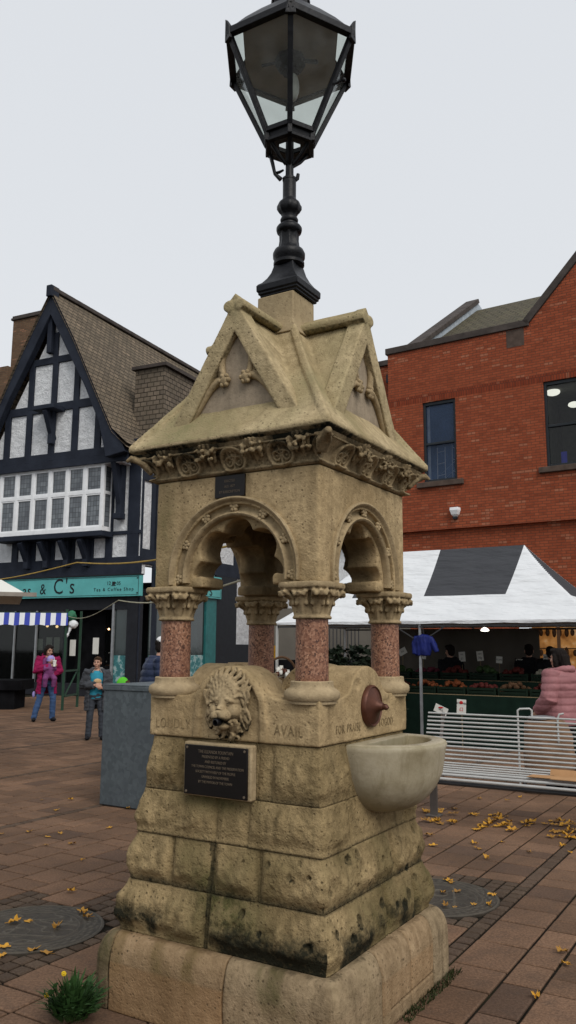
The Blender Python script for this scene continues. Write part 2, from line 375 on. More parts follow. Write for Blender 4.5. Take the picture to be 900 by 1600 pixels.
M['steel_white'] = plain('white_painted_steel', (.40, .40, .385), .4, .4, var=.12)
M['steel_grey'] = plain('grey_steel', (.28, .29, .30), .4, .4, .5)
M['bench_dark'] = plain('dark_bench_frame', (.04, .04, .042), .5, .4, .3)
t = NT('galvanised_steel'); v = t.coords(); vo = t.n('ShaderNodeTexVoronoi'); vo.inputs['Scale'].default_value = 26.; t.l(v, vo.inputs['Vector'])
sep = t.n('ShaderNodeSeparateColor'); t.l(vo.outputs['Color'], sep.inputs[0]); n = t.noise(v, 2.2, 5)
c = t.ramp(sep.outputs[0], [(0., (.058, .073, .08)), (1., (.098, .118, .128))]); c = t.mix(t.ramp(n, [(.35, .55), (.65, 0.)]), c, (.06, .07, .08)); t.color(c); M['galv'] = t.done(.6, .4, .1)
M['card'] = plain('brown_cardboard', (.36, .205, .10), .85, .1, var=.18)
M['green_skirt'] = plain('dark_green_cloth', (.006, .016, .011), .9, .1)
M['crate'] = plain('green_plastic_crate', (.007, .015, .009), .7, .1)
M['wood_crate'] = plain('pale_wood_crate', (.22, .16, .09), .8, .2)
def leafy(n, c): return plain(n, c, .7, .2, var=.45, scale=40)
M['fruit_red'] = leafy('red_fruit', (.06, .008, .006)); M['fruit_orange'] = leafy('orange_fruit', (.11, .028, .007)); M['veg_green'] = leafy('green_veg', (.022, .042, .012)); M['veg_dark'] = leafy('dark_leaves', (.008, .014, .006)); M['veg_white'] = leafy('pale_veg', (.2, .19, .15)); M['fruit_brown'] = leafy('brown_veg', (.07, .035, .016)); M['fruit_purple'] = leafy('purple_veg', (.07, .01, .02))
M['price'] = plain('white_price_card', (.62, .61, .56), .8, .1, var=.06)
M['red_print'] = plain('red_print', (.45, .02, .02), .7, .2)
M['leaf'] = None
t = NT('yellow_leaf'); n = t.noise(t.coords(), 30, 4); oi = t.n('ShaderNodeObjectInfo')
c = t.mix(t.ramp(n, [(.35, .0), (.7, .7)]), (.52, .27, .022), (.27, .11, .012)); c = t.mix(t.ramp(oi.outputs['Random'], [(.35, 0.), (1., .85)]), c, (.17, .085, .025)); t.color(c); M['leaf'] = t.done(.6, .3)
M['weed'] = leafy('weed_leaf', (.022, .055, .013)); M['flower'] = plain('yellow_petal', (.62, .42, .02), .6, .2); M['mossgreen'] = leafy('moss', (.028, .034, .01))
M['rope'] = plain('yellow_rope', (.42, .28, .07), .8, .1)
M['rope_pale'] = plain('pale_rope', (.38, .36, .26), .8, .1)
def cloth(n, c, var=.2, b=.25): return plain(n, c, .85, .12, var=var, scale=9, bump=b, bscale=35)
M['skin'] = plain('skin', (.42, .235, .165), .55, .3, var=.1, scale=12); M['hair_dark'] = cloth('dark_hair', (.012, .009, .008)); M['hair_brown'] = cloth('brown_hair', (.05, .028, .016)); M['hair_white'] = cloth('white_hair', (.6, .6, .6))
M['magenta'] = cloth('magenta_coat', (.22, .010, .06)); M['purple'] = cloth('purple_wrap', (.15, .045, .13)); M['lilac'] = cloth('lilac_hat', (.28, .24, .5)); M['jeans'] = cloth('blue_jeans', (.045, .085, .18)); M['shoe'] = cloth('dark_shoe', (.012, .012, .014)); M['cup'] = plain('white_cup', (.7, .7, .66), .5, .3)
M['boycoat'] = cloth('charcoal_coat', (.05, .053, .06)); M['boycoat_dark'] = cloth('black_lining', (.012, .013, .016)); M['fur'] = cloth('grey_fur_trim', (.22, .21, .2), .5, .9); M['tee'] = cloth('blue_tee', (.03, .22, .31)); M['greyjeans'] = cloth('grey_jeans', (.04, .045, .055))
M['navy'] = plain('navy_puffer', (.014, .022, .055), .5, .3, var=.3, scale=8); M['lime'] = cloth('lime_hood', (.09, .42, .03)); M['pinkcoat'] = plain('pink_puffer', (.27, .115, .12), .6, .25, var=.15, scale=8, bump=.2, bscale=18); M['blackcloth'] = cloth('black_clothes', (.008, .008, .01)); M['bluebag'] = plain('blue_jacket', (.007, .013, .10), .6, .2, var=.35)
M['eye'] = plain('dark_eye', (.01, .008, .008), .3, .5); M['lip'] = plain('lip', (.25, .07, .06), .6, .3)
t = NT('striped_canvas'); v = t.coords(); sx = t.n('ShaderNodeSeparateXYZ'); t.l(v, sx.inputs[0])
w = t.math('GREATER_THAN', t.math('FRACT', t.math('DIVIDE', sx.outputs[0], .27)), .5); t.color(t.mix(w, (.05, .07, .36), (.70, .72, .75))); M['stripe'] = t.done(.8, .15)
def emit(name, c, s):
    t = NT(name); t.b.inputs['Emission Color'].default_value = (*c, 1); t.b.inputs['Emission Strength'].default_value = s; t.color(c); return t.done(.5)
M['bulb_warm'] = emit('lit_bulb', (1., .62, .3), 4.); M['bulb_white'] = emit('lit_lamp', (1., .95, .85), 3.); 
t = NT('lit_shop_interior'); n = t.noise(t.coords(), 4, 4); t.l(t.ramp(n, [(.35, (.25, .08, .015)), (.6, (.8, .36, .1)), (.75, (1., .7, .4))]), t.b.inputs['Emission Color']); t.b.inputs['Emission Strength'].default_value = .3; t.color((.3, .15, .05)); M['shop_glow'] = t.done(.8)
M['panel_light'] = emit('ceiling_light', (1., .96, .88), 1.6)
M['ink'] = M['black_letter']

# ------------------------------------------------------------------ camera
cam = bpy.data.cameras.new('camera'); cam.sensor_fit = 'VERTICAL'; cam.sensor_height = 24.; cam.sensor_width = 24.
cam.lens = FL/1600*24; cam.clip_end = 2000; cam.clip_start = .05
co = bpy.data.objects.new('camera', cam); col.objects.link(co); sc.camera = co
fw = Vector((0, math.cos(PITCH), math.sin(PITCH))); up = Vector((0, -math.sin(PITCH), math.cos(PITCH))); rt = Vector((1, 0, 0))
r2 = rt*math.cos(ROLL)+up*math.sin(ROLL); u2 = up*math.cos(ROLL)-rt*math.sin(ROLL)
co.matrix_world = Matrix(((r2.x, u2.x, -fw.x, 0), (r2.y, u2.y, -fw.y, 0), (r2.z, u2.z, -fw.z, EYE), (0, 0, 0, 1)))

# ------------------------------------------------------------------ light: thick overcast
SUN_EL, SUN_AZ = 44., 152.                # azimuth clockwise from +Y: behind the camera, to its right
w = bpy.data.worlds.new('World'); sc.world = w; w.use_nodes = True; nt = w.node_tree; bg = nt.nodes['Background']
sky = nt.nodes.new('ShaderNodeTexSky'); sky.sky_type = 'NISHITA'; sky.sun_disc = False; sky.sun_elevation = R(SUN_EL); sky.sun_rotation = R(SUN_AZ)
hs = nt.nodes.new('ShaderNodeHueSaturation'); hs.inputs['Saturation'].default_value = .25; nt.links.new(sky.outputs[0], hs.inputs['Color'])
tc = nt.nodes.new('ShaderNodeTexCoord'); sp = nt.nodes.new('ShaderNodeSeparateXYZ'); nt.links.new(tc.outputs['Generated'], sp.inputs[0])
ns = nt.nodes.new('ShaderNodeTexNoise'); ns.inputs['Scale'].default_value = 1.6; ns.inputs['Detail'].default_value = 4; nt.links.new(tc.outputs['Generated'], ns.inputs['Vector'])
ad = nt.nodes.new('ShaderNodeMath'); ad.operation = 'MULTIPLY_ADD'; nt.links.new(ns.outputs['Fac'], ad.inputs[0]); ad.inputs[1].default_value = .35; nt.links.new(sp.outputs[2], ad.inputs[2])
rp = nt.nodes.new('ShaderNodeValToRGB'); e = rp.color_ramp.elements; e[0].position = .1; e[0].color = (8.0, 8.3, 8.6, 1); e[1].position = .95; e[1].color = (7.55, 7.85, 8.3, 1)
nt.links.new(ad.outputs[0], rp.inputs['Fac'])
mxw = nt.nodes.new('ShaderNodeMix'); mxw.data_type = 'RGBA'; mxw.inputs[0].default_value = .93; nt.links.new(hs.outputs[0], mxw.inputs[6]); nt.links.new(rp.outputs[0], mxw.inputs[7])
nt.links.new(mxw.outputs[2], bg.inputs['Color']); bg.inputs['Strength'].default_value = .10
sl = bpy.data.lights.new('sun', 'SUN'); sl.energy = 2.2; sl.angle = R(36); sl.color = (1., .96, .9)
so = bpy.data.objects.new('sun', sl); col.objects.link(so)
sd = Vector((math.sin(R(SUN_AZ))*math.cos(R(SUN_EL)), math.cos(R(SUN_AZ))*math.cos(R(SUN_EL)), math.sin(R(SUN_EL))))
so.rotation_euler = sd.to_track_quat('Z', 'Y').to_euler(); so.location = sd*40
sc.view_settings.view_transform = 'Standard'; sc.view_settings.look = 'None'; sc.view_settings.exposure = 0; sc.view_settings.gamma = 1

# ================================================================== GROUND
MH = [(Vector((-1.50, 5.15)), .42), (Vector((1.0, 5.82)), .43)]       # round cast covers
mb = MB(); mb.add([(-300, -60, -.014), (300, -60, -.014), (300, 500, -.014), (-300, 500, -.014)], [(0, 1, 2, 3)])
t = NT('joint_earth'); v = t.coords(); n = t.noise(v, 6, 5); n2 = t.noise(v, 1.2, 3)
c = t.mix(t.ramp(n2, [(.52, 0.), (.68, .8)]), t.ramp(n, [(.3, (.007, .006, .004)), (.7, (.018, .015, .010))]), (.02, .024, .008)); t.color(c); t.bump(n, .6, .02)
tag(obj('ground', mb, t.done(.95, .1), smooth=0), kind='structure')
t = NT('block_paving'); v = t.coords(); ca = t.attr('paver', 'Color'); n = t.noise(v, 1.1, 5, .6); n2 = t.noise(v, 70, 4, .7); n3 = t.noise(v, 9, 4)
c = t.mix(t.ramp(n, [(.35, .5), (.65, 0.)]), ca, (.05, .034, .024)); c = t.mix(t.ramp(n2, [(.4, .5), (.62, 0.)]), c, (.035, .021, .014)); c = t.mix(t.ramp(n3, [(.5, 0.), (.75, .35)]), c, (.05, .04, .034))
sp_ = t.n('ShaderNodeTexVoronoi'); sp_.inputs['Scale'].default_value = 42.; t.l(v, sp_.inputs['Vector'])
c = t.mix(t.ramp(sp_.outputs['Distance'], [(.05, .6), (.10, 0.)]), c, (.2, .17, .14))
t.color(c); t.bump(n2, .35, .006); M['paving'] = t.done(.85, .12)
def build_paving():
    rng = random.Random(3); V = []; F = []; C = []
    dB = Vector((SYW, CYW)); dA = Vector((CYW, -SYW)); O = Vector(FC)
    def put(a0, a1, b0, b1, colr, near, tilt):
        g = .008
        def P(a, b, z): q = O+dA*a+dB*b; return (q.x, q.y, z)
        o = len(V); z = [rng.uniform(-.0025, .0015) for _ in range(4)] if tilt else [0]*4
        e = .007
        V.extend([P(a0+g, b0+g, -.012), P(a1-g, b0+g, -.012), P(a1-g, b1-g, -.012), P(a0+g, b1-g, -.012)])
        if near:
            V.extend([P(a0+g, b0+g, z[0]-.005), P(a1-g, b0+g, z[1]-.005), P(a1-g, b1-g, z[2]-.005), P(a0+g, b1-g, z[3]-.005)])
            V.extend([P(a0+g+e, b0+g+e, z[0]), P(a1-g-e, b0+g+e, z[1]), P(a1-g-e, b1-g-e, z[2]), P(a0+g+e, b1-g-e, z[3])])
            for k in (0, 4): F.extend([(o+k+i, o+k+(i+1) % 4, o+k+4+(i+1) % 4, o+k+4+i) for i in range(4)])
            F.append((o+8, o+9, o+10, o+11)); C.extend([colr]*12)
        else:
            V.extend([P(a0+g, b0+g, 0), P(a1-g, b0+g, 0), P(a1-g, b1-g, 0), P(a0+g, b1-g, 0)])
            F.extend([(o+i, o+(i+1) % 4, o+4+(i+1) % 4, o+4+i) for i in range(4)]); F.append((o+4, o+5, o+6, o+7)); C.extend([colr]*8)
    a = -19.; row = 0; W = [.3, .3, .2, .3, .1, .3, .2, .3, .3]
    while a < 21.:
        wd = W[row % len(W)]; dark = (row % len(W) == 4)
        b = -6.-rng.random()*.3
        while b < 27.:
            ln = rng.choice([.1, .1, .2]) if dark else rng.choice([.2, .3, .3, .4, .3])
            q = O+dA*(a+wd/2)+dB*(b+ln/2)
            if q.y < 1.2 or abs(q.x) > .42*q.y+1.6: b += ln; continue
            ok = True; ring = False
            for c_, r_ in MH:
                d = (q-c_).length
                if d < r_+.02: ok = False
                elif max(abs((q-c_).dot(dA)), abs((q-c_).dot(dB))) < r_+.16: ring = True
            if abs(a+wd/2) < .55 and abs(b+ln/2) < .55: ok = False
            tone = rng.uniform(.78, 1.18); gy = rng.random()
            base = Vector((.225, .132, .082)) if not dark else Vector((.12, .082, .058))
            if gy < .06 and not dark: base = Vector((.15, .092, .063))
            colr = tuple(base*tone)
            near = q.y < 13
            if not ok or ring:
                na, nb = max(1, round(wd/.1)), max(1, round(ln/.1))
                for i in range(na):
                    for j in range(nb):
                        a0, b0 = a+wd*i/na, b+ln*j/nb; p = O+dA*(a0+wd/na/2)+dB*(b0+ln/nb/2)
                        if min((p-c_).length-r_ for c_, r_ in MH) > .0 and not (abs(a0) < .55 and abs(b0) < .55):
                            put(a0, a0+wd/na, b0, b0+ln/nb, tuple(Vector((.095, .068, .048))*rng.uniform(.7, 1.3)), True, True)
            else: put(a, a+wd, b, b+ln, colr, near, near)
            b += ln
        a += wd; row += 1
    me = bpy.data.meshes.new('paving'); me.from_pydata(V, [], F); me.update()
    at_ = me.attributes.new('paver', 'FLOAT_COLOR', 'POINT'); at_.data.foreach_set('color', [x for c in C for x in (*c, 1.)])
    me.materials.append(M['paving']); o = bpy.data.objects.new('paving', me); col.objects.link(o)
    tag(o, kind='structure')
build_paving()
# two round cast covers with rings in relief
t = NT('worn_bronze_cover'); v = t.coords(); n = t.noise(v, 12, 5, .65); n2 = t.noise(v, 60, 3)
hi = t.attr('dirt_shade'); c = t.ramp(n, [(.3, (.022, .018, .013)), (.7, (.052, .042, .031))]); c = t.mix(t.math('MULTIPLY', hi, .6), c, (.11, .098, .075)); t.color(c); t.bump(n2, .4, .004); M['cover'] = t.done(.6, .25, .0)
def cover(c, r, label, rz):
    rel = {}
    nr, na = 64, 140; vs = []; fs = []; hs_ = []
    for i in range(nr+1):
        q = i/nr
        for k in range(na):
            a = 2*math.pi*k/na; x, y = q*math.cos(a), q*math.sin(a); h = 0.
            for ra, wd in ((.97, .02), (.74, .014), (.66, .012)): h = max(h, 1-abs(q-ra)/wd) if abs(q-ra) < wd else h
            if .76 < q < .93: h = max(h, .75*sst(.15, .4, math.sin(a*23)*math.sin(q*70+3*math.sin(a*5))))
            if q < .63:
                f = noise.noise(Vector((x*4+rz, y*4, 3.)))
                h = max(h, 1-abs(f)/.07) if abs(f) < .07 else h
                for off in (-.28, .3):
                    d = abs(y*.8+x*.45-off); h = max(h, 1-d/.02) if d < .02 else h
            vs.append((r*x, r*y, .004+h*.006)); hs_.append(h)
    for i in range(nr):
        for k in range(na): fs.append((i*na+k, i*na+(k+1) % na, (i+1)*na+(k+1) % na, (i+1)*na+k))
    n0 = len(vs); vs += [(r*1.0*math.cos(2*math.pi*k/na), r*1.0*math.sin(2*math.pi*k/na), -.012) for k in range(na)]; hs_ += [0]*na
    fs += [(nr*na+k, nr*na+(k+1) % na, n0+(k+1) % na, n0+k) for k in range(na)]
    m = MB(); m.v, m.f = vs, fs
    o = obj('round_cover', m, M['cover'], smooth=60, recalc=False, attrs={'dirt_shade': hs_}); o.location = (c.x, c.y, 0); o.rotation_euler.z = rz
    tag(o, label, 'manhole cover', 'round cast covers in the paving')
cover(MH[0][0], MH[0][1], 'round cast metal cover with ring patterns set in the paving left of the fountain', .4)
cover(MH[1][0], MH[1][1], 'round cast metal cover partly hidden behind the right foot of the fountain', 1.9)

# ================================================================== FOUNTAIN
A = .485
fo = thing('drinking_fountain', 'weathered sandstone drinking fountain with gabled canopy on four pink granite columns', 'fountain', (FC[0], FC[1], 0), -YAW)
RZ = [Matrix.Rotation(k*math.pi/2, 4, 'Z') for k in range(4)]
def perim(name, zs, e, disp, mat, attrs_fn=None, ns=140, rc=.012, cap=True, smooth=180, blend=.05):
    "closed band of four faces, bulged by disp(k, x, z); e(z) is the set-off from the wall line"
    vs = []; nf = 4*ns; info = []
    for z in zs:
        h = A+e(z)
        for k in range(4):
            dc0 = .5*(disp(k, -h, z)+disp((k-1) % 4, h, z)); dc1 = .5*(disp(k, h, z)+disp((k+1) % 4, -h, z))
            for j in range(ns):
                sx_ = -1+2*j/ns; x = sx_*h
                wgt = sst(0, blend, h-abs(x)); dc = dc0 if x < 0 else dc1
                d = dc+(disp(k, x, z)-dc)*wgt
                rr = rc*(1-sst(0, rc*2.2, h-abs(x)))
                xx = x+math.copysign((dc)*abs(sx_)**14, x)-math.copysign(rr*.6*abs(sx_)**14, x)
                p = Vector((xx, -(h+d)+rr*.6, z)); vs.append(tuple(RZ[k] @ p)); info.append((k, x, z, d))
    m = MB(); nz = len(zs); m.v = vs
    m.f = [(i*nf+k, i*nf+(k+1) % nf, (i+1)*nf+(k+1) % nf, (i+1)*nf+k) for i in range(nz-1) for k in range(nf)]
    if cap: m.f += [tuple(range(nf))[::-1], tuple((nz-1)*nf+k for k in range(nf))]
    at_ = {a_: [fn(*q) for q in info] for a_, fn in (attrs_fn or {}).items()}
    return obj(name, m, mat, fo, smooth=smooth, recalc=False, attrs=at_)
def zr(a, b, n): return [a+(b-a)*i/n for i in range(n+1)]
eb = lambda z: -.012+.088*(1.213-z)/.883
# blocks of each course, per face: (x0, x1, height factor); face 0 = front left, 1 = front right
def blockdisp(z0, z1, blocks, amp, seed, pocks=(), lip=0.):
    def f(k, x, z):
        bl = blocks[k if k < 2 else k-2]; tz = (z-z0)/(z1-z0)
        d = -.004
        for (x0, x1, h) in bl:
            if x0-1e-6 <= x <= x1+1e-6:
                m0 = (x-x0)/.042 if x0 > -.6+.08 else 9; m1 = (x1-x)/.042 if x1 < .6-.08 else 9
                if abs(x0) > .44: m0 = 9
                if abs(x1) > .44: m1 = 9
                e_ = sst(0, 1, min(m0, m1))*sst(0, .34, tz-.01)*sst(0, .36, 1.02-tz)
                prof = .50+.50*sst(1.0, .30, tz)
                n = fbm((x*1.0+k*7.1+seed, z*1.0, seed*2.3), 7., 4)
                n2 = fbm((x+k*3.3, z+seed, 9.1), 26., 3)
                d = -.012+(.006+.006*(h > .5))*sst(0, .3, min(m0, m1))+e_*h*(1.15*amp*prof*(1+.45*n)+.008*n+.0045*n2)
                break
        for (pk, px_, pz_, r_, dp) in pocks:
            if pk == k:
                q = math.hypot((x-px_)*1.2, z-pz_)/r_
                if q < 1: d -= dp*(1-q*q)
        return d
    return f
def mossfn(k, x, z, d): return max(0., .5*fbm((x, z, k*4.), 2.6, 3)+.12)*(.9 if z < .8 else .5)
base_part = []
C1 = {0: [(-.62, -.268, 1.), (-.262, -.212, .35), (-.2, .15, .2), (.16, .232, .35), (.238, .62, 1.)], 1: [(-.62, -.21, 1.), (-.2, .5, .1), (.5, .62, .6)]}
perim('stone_course', zr(.968, 1.213, 34), eb, blockdisp(.968, 1.213, C1, .018, 1.), M['stone_base'],
      {'moss': lambda k, x, z, d: .25*mossfn(k, x, z, d), 'dirt_shade': lambda k, x, z, d: .55*sst(1.03, .97, z)*(1 if k == 0 else .5), 'tone': lambda k, x, z, d: .12 if d > .01 else .2}, blend=.02)
C2 = {0: [(-.62, -.05, 1.), (-.05, .13, .45), (.13, .62, .95)], 1: [(-.62, -.24, 1.), (-.24, .36, .12), (.37, .62, .7)]}
perim('stone_course', zr(.768, .966, 28), lambda z: eb(z)+.006*sst(.80, .772, z), blockdisp(.768, .966, C2, .016, 2.), M['stone_base'],
      {'moss': lambda k, x, z, d: .8*max(0, math.exp(-((x+.05)/.2)**2-((z-.95)/.05)**2)) if k == 0 else .2*mossfn(k, x, z, d), 'dirt_shade': lambda k, x, z, d: .5*sst(.80, .768, z), 'tone': lambda k, x, z, d: .1}, blend=.02)
rng = random.Random(5)
PK = [(1, rng.uniform(-.5, .5), rng.uniform(.4, .74), rng.uniform(.012, .03), rng.uniform(.01, .03)) for _ in range(20)]+[(0, rng.uniform(.1, .55), rng.uniform(.38, .74), rng.uniform(.01, .024), rng.uniform(.008, .02)) for _ in range(10)]
C3 = {0: [(-.62, -.285, 1.), (-.28, -.048, .9), (-.036, .205, .9), (.21, .64, 1.)], 1: [(-.64, .16, .9), (.17, .64, 1.1)]}
def d34(k, x, z, d):
    q = .0
    edge = sst(-.40, -.56, x) if k == 0 else 0.
    q += 1.0*sst(.53, .37, z)*sst(-.35, .35, fbm((x*1.2+k*5, z, 1.), 3.5, 4)+(.30 if k == 0 else -.05)+.3*(x > .05)*(k == 0)+.25*(x < -.3)*(k == 1))+.5*edge*sst(.46, .36, z)
    q += .30*sst(.62, .56, z)*sst(.545, .555, z)
    for (pk, px_, pz_, r_, dp) in PK:
        if pk == k and math.hypot(x-px_, z-pz_) < r_*1.1: q += .5
    return min(1., q+.45*sst(.60, .55, z)*sst(.53, .56, z))
def jt(k, x, d): return .75 if (k == 0 and abs(x+.052) < .014 and d < .004) else .70*sst(.006, -.010, d)*sst(-.3, .4, fbm((x, d*9, k*3.), 9., 2))  # joint grime, painted darker in the recesses to replace weak shading
perim('stone_course', zr(.553, .764, 32), eb, blockdisp(.553, .764, C3, .024, 3., PK), M['stone_base'], {'moss': lambda k, x, z, d: min(1., 1.6*mossfn(k, x, z, d)), 'dirt_shade': lambda k, x, z, d: max(d34(k, x, z, d), jt(k, x, d)), 'tone': lambda k, x, z, d: .15}, ns=190)
C4 = {0: [(-.68, -.064, 1.), (-.05, .68, 1.05)], 1: [(-.68, .02, 1.), (.04, .36, .55), (.37, .68, 1.)]}
perim('stone_course', zr(.326, .551, 36), lambda z: eb(z)+.004, blockdisp(.326, .551, C4, .030, 4., PK), M['stone_base'], {'moss': lambda k, x, z, d: min(1., 1.9*mossfn(k, x, z, d)), 'dirt_shade': lambda k, x, z, d: max(d34(k, x, z, d), jt(k, x, d)), 'tone': lambda k, x, z, d: .2}, ns=190)
# plinth: upright below, rounded shoulder above, joints cut in
def ep(z):
    if z < .2: return .158
    q = (z-.2)/.125; return .158-.062*(1-math.sqrt(max(0, 1-q*q)))
JP = {0: [-.545, .10], 1: [-.20, .12, .40], 2: [-.2, .3], 3: [-.1, .35]}
def dplinth(k, x, z):
    d = .0015*fbm((x+k*5, z, 2.), 9., 3)
    for j in JP[k]:
        q = abs(x-j-.006*noise.noise(Vector((z*9, j, k))))
        if q < .0065: d -= .014*(1-q/.0065)
    if k == 1 and x > -.12 and x < .40 and abs(z-.075) < .004: d -= .010
    return d
def tplinth(k, x, z, d):
    js = JP[k]; i = sum(1 for j in js if x > j)
    return {0: [.46, .34, .24], 1: [.16, .26, .16, .06], 2: [.3, .2, .4], 3: [.3, .5, .4]}[k][i]+(.30*sst(.215, .20, z) if k == 0 and i < 2 else .06*sst(.21, .19, z))+.12*sst(.1, .4, fbm((x*1.3, z*.5, k), 5., 3))
def wplinth(k, x, z, d):
    i = sum(1 for j in JP[k] if x > j)
    return {0: [.05, .55, .12], 1: [.08, .35, .45, .0], 2: [.3, .2, .4], 3: [.3, .5, .4]}[k][i]*(1. if z < .21 else .55)*(.6 if (k == 1 and z < .07) else 1.)
perim('plinth', zr(0, .2, 30)+[.2+.125*math.sin(R(90)*i/14) for i in range(1, 15)]+[.327], lambda z: ep(min(z, .325)) if z < .3255 else .03, dplinth, M['stone_plinth'],
      {'moss': lambda k, x, z, d: (max(0., .75*sst(.10, .24, z)*sst(-.1, .5, fbm((x*1.5+k, z*.4, 2.), 5., 3)+(.25 if x < -.45 or (x > -.12 and x < .02) else 0))) if k == 0 else .3*sst(.1, -.3, x)*max(0, fbm((x, z, 3.), 4., 2)+.2)), 'dirt_shade': lambda k, x, z, d: max(.8*sst(-.003, -.008, d), .55*sst(.045, .0, z), .5*sst(.31, .325, z)*sst(-.2, .3, fbm((x, k, 1.), 8., 2))), 'tone': tplinth, 'warm': wplinth}, ns=320, rc=.02, blend=.03)
# parapet with a rounded lunette on each side, softened by weather
pm = MB(); T = .2
def hump(x, top):
    pts = []
    return pts
def lun(x):
    "height of the parapet top along x: lunette with flared feet"
    q = abs(x)
    if q < .185: return 1.355+math.sqrt(max(0, .208**2-q*q))
    z0 = 1.355+math.sqrt(.208**2-.185**2)
    return 1.418+(z0-1.418)*max(0., 1-(q-.185)/.10)**2.2 if q < .285 else 1.418
xs = [-.485, -.3]+[-.29+.58*i/40 for i in range(41)]+[.3, .485]
for k in range(4):
    lo = .485 if k % 2 == 0 else .29
    xx = [x for x in xs if abs(x) <= lo+1e-6]
    if k % 2: xx = [-.3]+xx+[.3]
    pts = [(x, -A, lun(x)) for x in xx]
    pts = [(xx[0], -A, 1.216)]+pts+[(xx[-1], -A, 1.216)]
    b = MB().prism(pts, (0, T, 0)); pm.join(b.xform(RZ[k]))
pm.span((-.32, -.32, 1.216), (.32, .32, 1.35))
rimr = []
for i in range(49):
    a = R(-12+204*i/48); rimr.append([Vector((q*math.cos(a)+.004, -A-yy, 1.352+q*math.sin(a))) for q, yy in ((.166, -.02), (.166, .012), (.176, .016), (.20, .014), (.206, -.0), (.205, -.02))])
pm.loft(rimr)
for xq in (-.186, .194): pm.span((xq-.02, -A-.012, 1.222), (xq+.02, -A+.02, 1.33))
def wpar(p, n): return n*(.0022*fbm(p, 9., 3)-.0015)-n*(.006*sst(.15, .5, fbm(p+Vector((4, 4, 4)), 11., 2)) if abs(n.z) < .9 and p.z > 1.36 else 0)
obj('parapet', pm, M['stone'], fo, smooth=180, remesh=.0065, sm=3, warp=wpar,
    attrs={'dirt_shade': lambda p, n: .25*sst(.3, .7, fbm(p, 5., 2))+.4*sst(1.225, 1.214, p.z), 'moss': lambda p, n: .35*max(0, n.z)*max(0, fbm(p, 4., 2)+.3), 'tone': lambda p, n: 0.})
# carved words
ZT = 1.29
for body, x, k, sz in (('LOUDLY', -.335, 0, .062), ('AVAIL', .325, 0, .062), ('FOR', -.29, 1, .052), ('PRAISE', -.15, 1, .052), ('TO', .158, 1, .052), ('GOD', .245, 1, .052)):
    me = text_mesh(body, sz, .0008, spacing=1.15, off=-.017)
    me.transform(RZ[k] @ Matrix.Translation((x, -A-.0006, ZT-.012)) @ Matrix.Rotation(R(90), 4, 'X') @ Matrix.Diagonal((.82, 1.1, 1, 1)))
    o = obj('carved_word', me, M['mortar'], fo, smooth=0); o['label'] = 'carved word %s cut into the parapet' % body
# mortar repair panel joint lines on the near corner
# ---- lion mask
lm = MB(); LX, LZ = .012, 1.388
def L(x, y, z): return Vector((LX-.004+x*.82, -A-y*.56, LZ-.006+z*.88))
# relief ground (sunk arch) is the lunette; mask proper
lm.ball(L(0, .0, .0), (.100, .030, .118), 24, 16)
lm.ball(L(0, .045, .035), (.082, .050, .080), 20, 14)                    # skull
lm.ball(L(0, .082, .045), (.058, .030, .034), 16, 10)                     # forehead
for s in (-1, 1):
    lm.ball(L(s*.040, .108, .030), (.030, .018, .013), 12, 8, Matrix.Rotation(s*R(18), 4, 'Y'))   # brow
    lm.ball(L(s*.040, .108, .004), (.013, .012, .008), 10, 8); lm.tube([L(s*.018, .118, .012), L(s*.04, .124, .017), L(s*.064, .104, .006)], [.005, .006, .004], 6); lm.tube([L(s*.020, .114, -.006), L(s*.042, .118, -.010), L(s*.062, .100, -.002)], [.004, .005, .004], 6)              # eyeball
    lm.ball(L(s*.040, .104, -.013), (.026, .012, .009), 10, 8, Matrix.Rotation(s*R(-14), 4, 'Y'))
    lm.ball(L(s*.060, .078, -.03), (.034, .034, .036), 12, 8)              # cheek
    lm.ball(L(s*.027, .135, -.050), (.031, .036, .026), 12, 8)             # muzzle lobes
    lm.tube([L(s*.02, .12, -.072), L(s*.045, .105, -.085), L(s*.06, .085, -.07)], [.012, .011, .006], 8)   # lip
lm.tube([L(0, .105, .035), L(0, .125, 0.), L(0, .155, -.028)], [.019, .018, .024], 10)           # nose bridge
lm.ball(L(0, .165, -.036), (.025, .014, .013), 12, 8)                    # nose
lm.ball(L(0, .105, -.105), (.032, .032, .020), 12, 8)                    # lower jaw
rng = random.Random(11)
for i in range(76):                                                      # mane and beard locks
    a = R(-250+320*i/63) if i < 40 else R(rng.uniform(185, 355))
    r0 = rng.uniform(.075, .105) if i < 40 else rng.uniform(.06, .1); r1 = r0+rng.uniform(.045, .07)
    ph = rng.uniform(0, 6.3); pts = []; down = 0. if math.sin(a) > 0 else 1.
    for q in range(9):
        tq = q/8; rr = r0+(r1-r0)*tq; aa = a+.16*math.sin(ph+tq*7.)
        x, z = rr*math.cos(aa)*.95, rr*math.sin(aa)*1.02-.03*tq*down
        pts.append(L(x, .078-.055*tq+.016*math.sin(ph+tq*6), z))
    lm.tube(pts, [.0105*(1-.5*q/8) for q in range(9)], 7)
for i in range(34):                                                      # tufts swept back from the brow
    a = R(12+156*i/33); r0 = .060+.024*(i % 3); ph = i*1.9
    lm.tube([L((r0+.019*q)*math.cos(a+.10*math.sin(ph+q))*.95, .098-.014*(i % 3)-.011*q+.006*(q == 1), .022+(r0+.019*q)*math.sin(a+.10*math.sin(ph+q))*1.0) for q in range(5)], [.007, .0115, .012, .010, .005], 7)
for s in (-1, 1):
    for i in range(5):                                                   # long side locks falling to the beard
        x0 = .080+.015*i; pts = [L(s*(x0+.014*math.sin(q*1.5+i*1.7)), .072-.007*q, .08-.030*q) for q in range(8)]
        lm.tube(pts, [.008, .010, .010, .009, .009, .008, .007, .005], 7)
